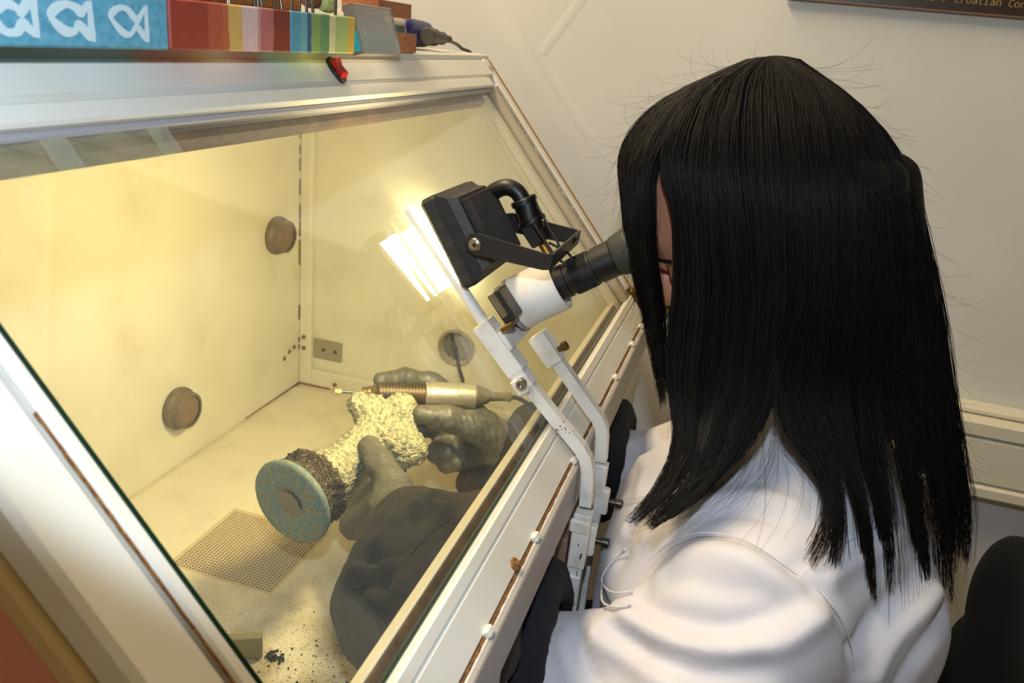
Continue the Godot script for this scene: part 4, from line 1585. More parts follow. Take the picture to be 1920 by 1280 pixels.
	b.rbox(s0 + Vector3(0, 0, 0.0047), Vector3(0.001, 0.0042, 0.0005), 0.0001, Basis(d, nrm, Vector3(0, 0, 1)))
	put("cross_slot", b, M["hole_dark"], sc)
	# cable elbow, gland and box
	var zc := -0.655
	var pts := [PZ(918, 366, zc), PZ(932, 356, zc), PZ(949, 351, zc), PZ(965, 356, zc), PZ(976, 368, zc), PZ(984, 386, zc)]
	b = MB.new().at(c)
	b.tube(spline(pts, 6), [0.0070], 18)
	put("elbow", b, M["black_plastic"], o, "black cable elbow")
	b = MB.new().at(c)
	var g0 := PZ(980, 372, zc)
	var g1 := PZ(1005, 432, zc)
	var gd := (g1 - g0)
	var gl := gd.length()
	b.lathe([[0.0, 0.0105], [0.001, 0.0112], [gl * 0.16, 0.0112], [gl * 0.17, 0.0100], [gl * 0.62, 0.0100], [gl * 0.63, 0.0118], [gl * 0.74, 0.0118], [gl * 0.75, 0.0085], [gl * 1.0, 0.0080]], g0, gd, 10)
	put("cable_gland", b, M["black_plastic"], o, "black faceted cable gland")
	b = MB.new().at(c)
	var h0 := PZ(1012, 425, zc + 0.005)
	b.rbox(PZ(1002, 438, zc), Vector3(0.020, 0.012, 0.018), 0.0015, Basis(GS, GN, Vector3(0, 0, 1)))
	put("junction_block", b, mat("junction_black", Color(0.075, 0.07, 0.07), 0.5), o)
	b = MB.new().at(c)
	b.tube([PZ(1010, 448, zc), PZ(1030, 480, zc + 0.012)], [0.0034], 14)
	put("sleeve", b, mat("old_brass", Color(0.45, 0.36, 0.2), 0.4, 0.8), o)
	# zip ties and thin leads
	for l in [[[1006, 387, -0.640], [1018, 405, -0.638], [1030, 428, -0.636], [1046, 455, -0.634], [1049, 478, -0.633]], [[1000, 420, -0.640], [1022, 452, -0.634], [1040, 478, -0.630], [1062, 497, -0.628]], [[1030, 455, -0.645], [1058, 470, -0.632], [1070, 480, -0.628], [1072, 492, -0.627]], [[1085, 440, -0.655], [1068, 462, -0.645], [1050, 478, -0.635], [1040, 496, -0.628]]]:
		b = MB.new().at(c)
		var pp := []
		for q in l: pp.append(PZ(q[0], q[1], q[2]))
		b.tube(spline(pp, 6), [0.0011], 8)
		put("cable", b, M["black_plastic"], o)


# ---------------------------------------------------------------- the find and the tool

func build_artifact() -> void:
	var c := PD(543, 944, 0.72)
	var ax := (CX * 0.466 + CY * 0.342 - CZ * 0.815).normalized()
	var o := thing("bronze_artifact", "corroded bronze find with blue green disc and pale crusted lumpy stem", "artifact", c)
	var n := FastNoiseLite.new()
	n.seed = 61
	n.frequency = 110.0
	n.fractal_octaves = 4
	var disc_m := tri(mat("patina_blue", Color.WHITE, 0.7), noise_tex(62, 0.010, [[0.0, Color(0.34, 0.31, 0.22)], [0.28, Color(0.56, 0.55, 0.43)], [0.45, Color(0.50, 0.55, 0.49)], [0.58, Color(0.36, 0.50, 0.54)], [0.75, Color(0.52, 0.56, 0.48)], [1.0, Color(0.64, 0.56, 0.42)]], 512, FastNoiseLite.TYPE_SIMPLEX_SMOOTH, 5), 14.0)
	bump(disc_m, grey_noise(63, 0.05), 0.05)
	var b := MB.new().at(c)
	b.lathe([[-0.0004, 0.0], [0.0012, 0.0095], [0.0014, 0.0125], [0.0, 0.0150], [-0.0016, 0.0190], [-0.0022, 0.028], [-0.0016, 0.0365], [0.0002, 0.0398], [0.0030, 0.0408], [0.0060, 0.0402], [0.0078, 0.0378], [0.0080, 0.030]], c, ax, 72, false, false)
	crease(b, [], n, 0.0006)
	put("disc", b, disc_m, o, "blue green corroded disc")
	b = MB.new().at(c)
	b.lathe([[-0.0010, 0.0], [-0.0004, 0.006], [0.0002, 0.0110], [0.0012, 0.0136]], c - ax * 0.0006, ax, 40, false, false)
	crease(b, [], n, 0.0004)
	put("disc_centre", b, mat("patina_grey", Color(0.53, 0.49, 0.41), 0.75), o, "greyish sunken middle of the disc")
	b = MB.new().at(c)
	var e1 := (CX - ax * CX.dot(ax)).normalized()
	var e2 := ax.cross(e1) * -1.0
	if e2.dot(CY) < 0.0: e2 = -e2
	var arc := []
	for i in 14:
		var t := lerpf(-0.15, 1.95, i / 13.0)
		arc.append(c - ax * 0.0009 + (e1 * cos(t) + e2 * sin(t)) * (0.0132 + 0.0006 * sin(i * 1.7)))
	b.tube(arc, [0.0002, 0.0006, 0.0010, 0.0011, 0.0010, 0.0009, 0.0010, 0.0008, 0.0008, 0.0006, 0.0007, 0.0005, 0.0004, 0.0002], 6)
	put("crack", b, mat("crack_brown", Color(0.20, 0.15, 0.08), 0.9), o)
	# dark broken layer between disc and flange
	b = MB.new().at(c)
	b.lathe([[0.006, 0.030], [0.008, 0.0375], [0.012, 0.0370], [0.017, 0.0305], [0.022, 0.0300], [0.028, 0.0345], [0.031, 0.0372], [0.034, 0.0360], [0.035, 0.0315], [0.034, 0.022]], c, ax, 90, false, false)
	var n2 := FastNoiseLite.new()
	n2.seed = 64
	n2.frequency = 140.0
	n2.fractal_octaves = 5
	crease(b, [], n2, 0.0048)
	var dk := tri(mat("black_corrosion", Color.WHITE, 0.8), noise_tex(65, 0.05, [[0.0, Color(0.10, 0.075, 0.05)], [0.55, Color(0.22, 0.16, 0.10)], [0.72, Color(0.40, 0.31, 0.18)], [0.80, Color(0.75, 0.70, 0.50)], [1.0, Color(0.88, 0.85, 0.70)]], 512, FastNoiseLite.TYPE_SIMPLEX, 4), 16.0)
	bump(dk, grey_noise(66, 0.06), 0.12)
	put("dark_crust", b, dk, o, "dark broken crust between disc and flange")
	# stem with branching lumps
	var at := func(px: float, py: float, d: float) -> Vector3: return PD(px, py, d)
	var f0 := c + ax * 0.033
	var f1 := c + ax * 0.046
	var f2 := c + ax * 0.062
	var cen: Vector3 = at.call(712, 800, 0.824)
	var bones := [[f0, f1, 0.0285, 0.0255], [f1, f2, 0.0255, 0.0200], [f2, cen, 0.0190, 0.0180],
		[cen, at.call(690, 772, 0.830), 0.018, 0.015], [at.call(690, 772, 0.830), at.call(672, 756, 0.826), 0.012, 0.0115], [at.call(700, 765, 0.832), at.call(703, 757, 0.832), 0.010, 0.010],
		[cen, at.call(752, 765, 0.828), 0.017, 0.0145], [at.call(745, 760, 0.828), at.call(760, 762, 0.83), 0.0095, 0.010], [at.call(752, 772, 0.825), at.call(766, 785, 0.822), 0.012, 0.011],
		[cen, at.call(752, 830, 0.812), 0.019, 0.016], [at.call(752, 830, 0.812), at.call(774, 843, 0.810), 0.0150, 0.0135], [at.call(762, 848, 0.809), at.call(757, 858, 0.808), 0.012, 0.011], [at.call(772, 822, 0.815), at.call(780, 850, 0.81), 0.010, 0.010]]
	b = MB.new().at(c)
	blend(b, bones, 0.0022, 420.0)
	var n3 := FastNoiseLite.new()
	n3.seed = 67
	n3.frequency = 130.0
	n3.fractal_octaves = 5
	crease(b, [], n3, 0.0030)
	n3.frequency = 330.0
	crease(b, [], n3, 0.0016)
	var cr := tri(mat("pale_crust", Color.WHITE, 0.9), noise_tex(68, 0.03, [[0.0, Color(0.26, 0.29, 0.22)], [0.3, Color(0.50, 0.54, 0.42)], [0.48, Color(0.70, 0.68, 0.54)], [0.62, Color(0.80, 0.76, 0.62)], [0.8, Color(0.74, 0.66, 0.50)], [1.0, Color(0.90, 0.88, 0.78)]], 512, FastNoiseLite.TYPE_SIMPLEX_SMOOTH, 5), 11.0)
	bump(cr, grey_noise(69, 0.07, 512, 5), 0.30)
	put("stem", b, cr, o, "pale crusted stem with lumps")


func build_handpiece() -> void:
	var p0 := PD(628, 734, 0.845)
	var p1 := PD(955, 744, 0.885)
	var ax := (p1 - p0).normalized()
	var L := (p1 - p0).length()
	var o := thing("rotary_handpiece", "steel rotary handpiece with a bur held between gloved fingers", "handpiece", p0)
	var k := L / 327.0
	var b := MB.new().at(p0)
	b.lathe([[0.0, 0.0024], [0.0, 0.0029], [k * 12, 0.0029], [k * 12, 0.0022]], p0, ax, 18)
	put("bur_tip", b, mat("tip_cream", Color(0.80, 0.72, 0.48), 0.7), o, "pale round bur tip")
	b = MB.new().at(p0)
	b.lathe([[k * 11, 0.0013], [k * 56, 0.0013]], p0, ax, 12)
	put("bur_shank", b, M["steel"], o)
	b = MB.new().at(p0)
	b.lathe([[k * 48, 0.0035], [k * 49, 0.0055], [k * 58, 0.0060], [k * 60, 0.0066], [k * 64, 0.0066], [k * 72, 0.0092], [k * 74, 0.0098], [k * 76, 0.0085]], p0, ax, 28)
	put("collet_nose", b, mat("tool_bronze", Color(0.50, 0.42, 0.27), 0.4, 0.7), o)
	b = MB.new().at(p0)
	var prof := [[k * 75, 0.0100]]
	for i in 14:
		prof.append([k * (80 + i * 6), 0.0118])
		prof.append([k * (83 + i * 6), 0.0118])
		prof.append([k * (83.5 + i * 6), 0.0108])
		prof.append([k * (85.5 + i * 6), 0.0108])
	prof.append([k * 166, 0.0118])
	b.lathe(prof, p0, ax, 32)
	put("grip", b, mat("tool_dark", Color(0.34, 0.29, 0.19), 0.45, 0.5), o, "dark ribbed grip")
	b = MB.new().at(p0)
	b.lathe([[k * 165, 0.0126], [k * 168, 0.0132], [k * 170, 0.0132], [k * 171, 0.0122], [k * 173, 0.0122], [k * 174, 0.0134], [k * 224, 0.0136], [k * 225, 0.0130], [k * 226, 0.0130], [k * 227, 0.0136], [k * 258, 0.0136], [k * 260, 0.0128]], p0, ax, 40)
	put("barrel", b, mat("tool_silver", Color(0.80, 0.77, 0.68), 0.34, 0.65), o, "bright steel barrel")
	b = MB.new().at(p0)
	b.lathe([[k * 260, 0.0120], [k * 262, 0.0124], [k * 285, 0.0075], [k * 290, 0.0052], [k * 322, 0.0044], [k * 324, 0.0052], [k * 330, 0.0050], [k * 331, 0.0028]], p0, ax, 28)
	put("tail", b, mat("tool_tail", Color(0.47, 0.43, 0.32), 0.5, 0.3), o, "grey tapered tail")
	b = MB.new().at(p0)
	b.tube(spline([p0 + ax * k * 330, PD(975, 748, 0.89), PD(1000, 765, 0.90), PD(1030, 800, 0.93), PD(1030, 850, 0.97), Vector3(-0.18, 0.86, -0.93), Vector3(-0.21, 0.85, -0.96)], 8), [0.0024], 10)
	put("cable", b, M["rubber"], o)
	# lead through the port
	var s := Vector3(-0.349, 0.955, -1.034)
	b = MB.new().at(s)
	b.tube(spline([s, PZ(848, 628, -1.012), PZ(855, 655, -0.995), PZ(861, 690, -0.985), PZ(868, 725, -0.975), Vector3(-0.325, 0.86, -0.96), Vector3(-0.29, 0.8432, -0.94), Vector3(-0.23, 0.8432, -0.95)], 8), [0.0023], 10)
	single("port_cable", "dark thin cable hanging down from the round port in the end wall", "cable", b, M["rubber"])

# ---------------------------------------------------------------- cabinet sleeves

func fabric(called: String, a: Color, c: Color, seed_: int, weave := 900.0) -> StandardMaterial3D:
	var m := mat(called, Color.WHITE, 0.9)
	tri(m, noise_tex(seed_, 0.02, [[0.0, a], [1.0, c]]), 6.0)
	return m

func build_sleeves() -> void:
	var fm := fabric("sleeve_cloth", Color(0.12, 0.097, 0.072), Color(0.165, 0.135, 0.10), 71)
	var cuffm := fabric("cuff_cloth", Color(0.045, 0.055, 0.085), Color(0.075, 0.085, 0.12), 73)
	var n := FastNoiseLite.new()
	n.seed = 74
	n.frequency = 22.0
	n.fractal_octaves = 3
	# near sleeve
	var h := Vector3(FX - 0.075, 0.900, -0.53)
	var o := thing("arm_sleeve", "dark grey cloth sleeve fixed in the near arm hole, round the forearm holding the stem", "sleeve", h)
	var b := MB.new().at(h)
	blend(b, [[h, PD(820, 1170, 0.585), 0.056, 0.058], [PD(820, 1170, 0.585), PD(745, 1135, 0.605), 0.058, 0.044], [PD(745, 1135, 0.605), PD(760, 1065, 0.635), 0.042, 0.041], [PD(760, 1065, 0.635), PD(790, 1008, 0.665), 0.040, 0.036], [PD(790, 1008, 0.665), PD(768, 985, 0.683), 0.036, 0.029], [PD(880, 1030, 0.665), PD(800, 1010, 0.665), 0.050, 0.037]], 0.0045, 190.0)
	var fl := lay(b, [[[[705, 1015], [735, 975], [775, 945]], 0.006, 0.004],
		[[[690, 1040], [730, 1035], [790, 1010]], 0.007, -0.005],
		[[[665, 1070], [715, 1065], [770, 1045], [830, 990]], 0.008, 0.006],
		[[[650, 1105], [690, 1090], [745, 1062], [800, 1005], [850, 965]], 0.005, -0.004],
		[[[640, 1140], [690, 1125], [760, 1100], [840, 1030]], 0.008, 0.004],
		[[[660, 1105], [680, 1140], [725, 1165]], 0.006, -0.005],
		[[[700, 1060], [712, 1085], [730, 1125]], 0.006, -0.005],
		[[[650, 1160], [700, 1190], [760, 1190]], 0.010, 0.004],
		[[[810, 925], [830, 960], [870, 980]], 0.007, 0.005],
		[[[740, 990], [752, 960], [760, 935]], 0.004, -0.003],
		[[[780, 975], [800, 950], [822, 935]], 0.005, -0.004]])
	for q in fl:
		q[2] *= 1.5
	crease(b, fl, n, 0.004)
	put("cloth", b, fm, o)
	var sm := lay(b, [[[[652, 1108], [690, 1092], [745, 1064], [800, 1006], [850, 966]], 0, 0]])
	var seam := MB.new().at(h)
	seam.tube(sm[0][0], [0.0007], 6)
	put("seam", seam, mat("seam_dark", Color(0.10, 0.085, 0.07), 0.9), o)
	cuff(o, Vector3(FX, 0.900, -0.52), cuffm, h, 75)
	# far sleeve
	h = Vector3(FX - 0.075, 0.900, -0.86)
	var w := PD(955, 842, 0.862)
	o = thing("arm_sleeve", "dark grey cloth sleeve fixed in the far arm hole, round the forearm guiding the handpiece", "sleeve", h)
	b = MB.new().at(h)
	blend(b, [[h, PD(1040, 850, 0.90), 0.056, 0.046], [PD(1040, 850, 0.90), w, 0.046, 0.031], [PD(890, 905, 0.88), PD(1000, 890, 0.90), 0.020, 0.045]], 0.005, 160.0)
	crease(b, lay(b, [[[[968, 785], [960, 835], [958, 880]], 0.006, 0.004], [[[985, 780], [975, 850], [975, 880]], 0.005, -0.004], [[[880, 895], [920, 885], [960, 900]], 0.006, 0.004]]), n, 0.004)
	put("cloth", b, fm, o)
	cuff(o, Vector3(FX, 0.900, -0.86), cuffm, h, 76)

func cuff(o: Node3D, c: Vector3, m: Material, off: Vector3, seed_: int) -> void:
	# padded ring of folded cloth round the arm hole on the outside
	var b := MB.new().at(off)
	var bones := []
	var k := 18
	for i in k:
		var a := TAU * i / k
		var a2 := TAU * (i + 1) / k
		var r := 0.056
		var p := c + Vector3(0.001, sin(a) * r, cos(a) * r)
		var q := c + Vector3(0.001, sin(a2) * r, cos(a2) * r)
		bones.append([p, q, 0.0150, 0.0150])
	for i in k:
		var a := TAU * i / k
		var a2 := TAU * (i + 1) / k
		var r := 0.050
		bones.append([c + Vector3(0.010 + 0.003 * sin(a * 3.0), sin(a) * r, cos(a) * r), c + Vector3(0.010 + 0.003 * sin(a2 * 3.0), sin(a2) * r, cos(a2) * r), 0.008, 0.008])
	blend(b, bones, 0.004, 300.0)
	var n := FastNoiseLite.new()
	n.seed = seed_
	n.frequency = 30.0
	crease(b, [], n, 0.003)
	put("cuff", b, m, o, "navy padded cuff")


# ---------------------------------------------------------------- the person

func chain(pts: Array, rad: Array) -> Array:
	var out := []
	for i in pts.size() - 1:
		out.append([pts[i], pts[i + 1], rad[i], rad[i + 1]])
	return out

func left_hand(shrink: float) -> Array:
	var w := PD(748, 968, 0.705)
	var o := []
	o += [[PD(770, 1010, 0.68), w, 0.0285, 0.0265]]
	o += [[w, PD(722, 915, 0.775), 0.024, 0.014], [w, PD(700, 940, 0.785), 0.024, 0.014], [w, PD(680, 962, 0.780), 0.022, 0.014], [w, PD(664, 985, 0.765), 0.020, 0.013]]
	o += chain([PD(752, 960, 0.715), PD(738, 912, 0.736), PD(712, 868, 0.760), PD(692, 835, 0.777)], [0.0185, 0.0150, 0.0128, 0.0104])
	o += chain([PD(722, 915, 0.775), PD(740, 880, 0.815), PD(728, 850, 0.838), PD(712, 832, 0.846)], [0.0125, 0.0108, 0.0098, 0.0085])
	o += chain([PD(700, 938, 0.785), PD(706, 897, 0.828), PD(694, 868, 0.848), PD(680, 850, 0.852)], [0.0125, 0.0108, 0.0098, 0.0085])
	o += chain([PD(680, 962, 0.780), PD(672, 925, 0.824), PD(666, 895, 0.842), PD(656, 876, 0.846)], [0.012, 0.0104, 0.0094, 0.0082])
	o += chain([PD(664, 985, 0.765), PD(648, 955, 0.800), PD(645, 930, 0.816), PD(640, 915, 0.820)], [0.011, 0.0094, 0.0084, 0.0075])
	for q in o:
		q[2] -= shrink
		q[3] -= shrink
	return o

func right_hand(shrink: float) -> Array:
	var w := PD(945, 838, 0.862)
	var o := []
	o += [[PD(985, 848, 0.875), w, 0.0285, 0.0270]]
	o += [[w, PD(872, 764, 0.893), 0.023, 0.0135], [w, PD(868, 798, 0.897), 0.024, 0.0140], [w, PD(872, 832, 0.892), 0.023, 0.0135], [w, PD(880, 862, 0.882), 0.021, 0.0125]]
	o += chain([PD(935, 825, 0.850), PD(885, 798, 0.834), PD(838, 784, 0.824), PD(790, 776, 0.818)], [0.0185, 0.0150, 0.0122, 0.0098])
	o += chain([PD(872, 760, 0.893), PD(808, 716, 0.905), PD(760, 708, 0.893), PD(714, 713, 0.872)], [0.0128, 0.0112, 0.0102, 0.0088])
	o += chain([PD(866, 800, 0.897), PD(818, 800, 0.890), PD(797, 800, 0.868), PD(787, 803, 0.846)], [0.0130, 0.0112, 0.0102, 0.0088])
	o += chain([PD(870, 834, 0.892), PD(826, 842, 0.880), PD(818, 848, 0.856), PD(838, 846, 0.842)], [0.0125, 0.0108, 0.0098, 0.0085])
	o += chain([PD(880, 862, 0.882), PD(840, 868, 0.872), PD(838, 870, 0.852), PD(856, 868, 0.845)], [0.0112, 0.0094, 0.0086, 0.0075])
	for q in o:
		q[2] -= shrink
		q[3] -= shrink
	return o

const HC := Vector3(0.006, 1.243, -0.682)      # middle of the head

func build_person() -> void:
	var o := thing("person", "person with long straight dark hair in a white lab coat bending to the microscope", "person", Vector3(0.12, 0.0, -0.68))
	var P0 := o.position
	var skin := mat("skin", Color(0.76, 0.52, 0.40), 0.5)
	skin.subsurf_scatter_enabled = true
	skin.subsurf_scatter_strength = 0.2
	# body under the clothes: trunk, arms and legs; head and hands on finer grids
	var b := MB.new().at(P0)
	var shL := Vector3(0.080, 1.000, -0.535)
	var shR := Vector3(0.080, 1.000, -0.830)
	var elL := Vector3(0.0, 0.835, -0.425)
	var elR := Vector3(0.0, 0.835, -0.940)
	var wrL := PD(770, 1010, 0.68)
	var wrR := PD(985, 848, 0.875)
	var hoL := Vector3(-0.10, 0.900, -0.520)
	var hoR := Vector3(-0.10, 0.900, -0.860)
	var body := [[Vector3(0.10, 0.99, -0.60), Vector3(0.10, 0.99, -0.765), 0.06, 0.06], [Vector3(0.10, 0.95, -0.63), Vector3(0.10, 0.80, -0.63), 0.07, 0.07], [Vector3(0.10, 0.95, -0.735), Vector3(0.10, 0.80, -0.735), 0.07, 0.07],
		[Vector3(0.12, 0.72, -0.62), Vector3(0.12, 0.72, -0.745), 0.085, 0.085], [Vector3(0.10, 1.02, -0.682), HC + Vector3(0.05, -0.06, 0), 0.050, 0.050],
		[shL, elL, 0.036, 0.032], [elL, hoL, 0.032, 0.029], [hoL, PD(760, 1110, 0.62), 0.032, 0.030], [PD(760, 1110, 0.62), wrL, 0.030, 0.027], [shR, elR, 0.036, 0.032], [elR, hoR, 0.032, 0.029], [hoR, wrR, 0.031, 0.027], [shL, Vector3(0.09, 1.01, -0.62), 0.036, 0.05], [shR, Vector3(0.09, 1.01, -0.74), 0.036, 0.05]]
	for s in [-1, 1]:
		var zc: float = -0.682 + 0.10 * s
		body += [[Vector3(0.14, 0.66, zc), Vector3(-0.07 + 0.0, 0.63, zc + 0.06 * s), 0.085, 0.058], [Vector3(-0.07, 0.63, zc + 0.06 * s), Vector3(0.05, 0.12, zc + 0.06 * s), 0.056, 0.040], [Vector3(0.05, 0.10, zc + 0.06 * s), Vector3(-0.09, 0.05, zc + 0.07 * s), 0.042, 0.034]]
	blend(b, body, 0.012, 110.0)
	# head: skull, face with brow, nose, lips, chin, ears
	var fw := Vector3(-0.80, -0.60, 0).normalized()            # where the face looks
	var up := Vector3(-0.60, 0.80, 0).normalized()
	var F := func(f: float, u: float, s: float) -> Vector3: return HC + fw * f + up * u + Vector3(0, 0, s)
	var head := [[F.call(-0.020, 0.006, 0), F.call(0.014, 0.018, 0), 0.070, 0.068], [F.call(0.012, -0.02, 0), F.call(0.030, -0.070, 0), 0.060, 0.040], [F.call(0.055, -0.092, 0), F.call(0.050, -0.085, 0), 0.020, 0.022],
		[F.call(0.074, 0.018, -0.03), F.call(0.074, 0.018, 0.03), 0.012, 0.012], [F.call(0.080, 0.010, 0), F.call(0.100, -0.030, 0), 0.008, 0.011], [F.call(0.086, -0.034, -0.012), F.call(0.086, -0.034, 0.012), 0.007, 0.007],
		[F.call(0.083, -0.054, -0.016), F.call(0.083, -0.054, 0.016), 0.0075, 0.0075], [F.call(0.081, -0.064, -0.013), F.call(0.081, -0.064, 0.013), 0.008, 0.008],
		[F.call(0.060, -0.02, 0.040), F.call(0.045, -0.02, 0.052), 0.017, 0.016], [F.call(0.060, -0.02, -0.040), F.call(0.045, -0.02, -0.052), 0.017, 0.016],
		[F.call(0.048, -0.045, 0.036), F.call(0.040, -0.082, 0.030), 0.026, 0.022], [F.call(0.048, -0.045, -0.036), F.call(0.040, -0.082, -0.030), 0.026, 0.022],
		[F.call(-0.01, 0.005, 0.074), F.call(-0.004, -0.035, 0.070), 0.011, 0.008], [F.call(-0.01, 0.005, -0.074), F.call(-0.004, -0.035, -0.070), 0.011, 0.008],
		[HC + Vector3(0.03, -0.02, 0), HC + Vector3(0.085, -0.20, 0), 0.052, 0.052]]
	blend(b, head, 0.0042, 180.0)
	blend(b, left_hand(0.003), 0.0045, 420.0)
	blend(b, right_hand(0.003), 0.0045, 420.0)
	put("body", b, skin, o)
	b = MB.new().at(P0)
	var legs := [[Vector3(0.13, 0.70, -0.62), Vector3(0.13, 0.70, -0.745), 0.098, 0.098]]
	for s in [-1, 1]:
		var zl: float = -0.682 + 0.10 * s
		legs += [[Vector3(0.14, 0.66, zl), Vector3(-0.07, 0.63, zl + 0.06 * s), 0.096, 0.070], [Vector3(-0.07, 0.63, zl + 0.06 * s), Vector3(0.05, 0.14, zl + 0.06 * s), 0.068, 0.056]]
	blend(b, legs, 0.014, 90.0)
	put("trousers", b, mat("trouser_navy", Color(0.10, 0.11, 0.16), 0.9), o, "dark trousers")
	for s in [-1, 1]:                                           # eyes with lids and lashes
		b = MB.new().at(P0)
		b.lathe([[-0.011, 0.0], [-0.008, 0.0078], [0.0, 0.0112], [0.008, 0.0078], [0.011, 0.0]], F.call(0.0655, 0.002, 0.031 * s), fw, 18, false, false)
		put("eye", b, mat("eye_white", Color(0.85, 0.83, 0.80), 0.15), o)
		b = MB.new().at(P0)
		b.tube(spline([F.call(0.080, 0.002, 0.016 * s), F.call(0.085, 0.0055, 0.030 * s), F.call(0.077, 0.001, 0.047 * s), F.call(0.068, -0.003, 0.056 * s)], 5), [0.0016], 6)
		put("eyelash", b, mat("lash_black", Color(0.02, 0.018, 0.018), 0.6), o)
		b = MB.new().at(P0)
		b.tube(spline([F.call(0.085, 0.022, 0.014 * s), F.call(0.087, 0.027, 0.030 * s), F.call(0.074, 0.024, 0.052 * s)], 5), [0.0028], 6)
		put("eyebrow", b, M["lash_black"], o)
	# gloves
	var gm := tri(mat("glove_rubber", Color.WHITE, 0.45), noise_tex(81, 0.02, [[0.0, Color(0.30, 0.29, 0.26)], [0.6, Color(0.38, 0.37, 0.33)], [1.0, Color(0.47, 0.43, 0.34)]]), 9.0)
	var wn := grey_noise(82, 0.03)
	bump(gm, wn, 0.10)
	var gn := FastNoiseLite.new()
	gn.seed = 83
	gn.frequency = 60.0
	b = MB.new().at(P0)
	blend(b, left_hand(0.0), 0.0026, 420.0)
	var cr := []
	for i in 14:
		var t := i / 13.0
		cr.append([[[lerpf(706, 752, t) - 4, lerpf(868, 958, t)], [lerpf(730, 800, t), lerpf(858, 918, t)]], 0.0016, -0.0008 if i % 2 else 0.0004])
	for i in 5:
		cr.append([[[662 + 14 * i, 962 + 6 * (i % 2)], [672 + 14 * i, 1000 + 5 * (i % 3)]], 0.0018, -0.0008])
	cr = lay(b, cr)
	crease(b, cr, gn, 0.0012)
	put("glove", b, gm, o, "grey rubber glove cupping the stem")
	b = MB.new().at(P0)
	blend(b, right_hand(0.0), 0.0026, 420.0)
	cr = []
	for i in 20:
		var t := i / 19.0
		cr.append([[[lerpf(808, 925, t), lerpf(762, 782, t)], [lerpf(812, 935, t), lerpf(786, 812, t)], [lerpf(806, 930, t), lerpf(806, 850, t)]], 0.0016, -0.0008 if i % 2 else 0.0004])
	for i in 3:
		cr.append([[[740 + 24 * i, 700], [738 + 24 * i, 722]], 0.0018, -0.0012])
	cr = lay(b, cr)
	crease(b, cr, gn, 0.0012)
	put("glove", b, gm, o, "grey rubber glove guiding the handpiece")
	build_coat(o)
	build_hair(o)


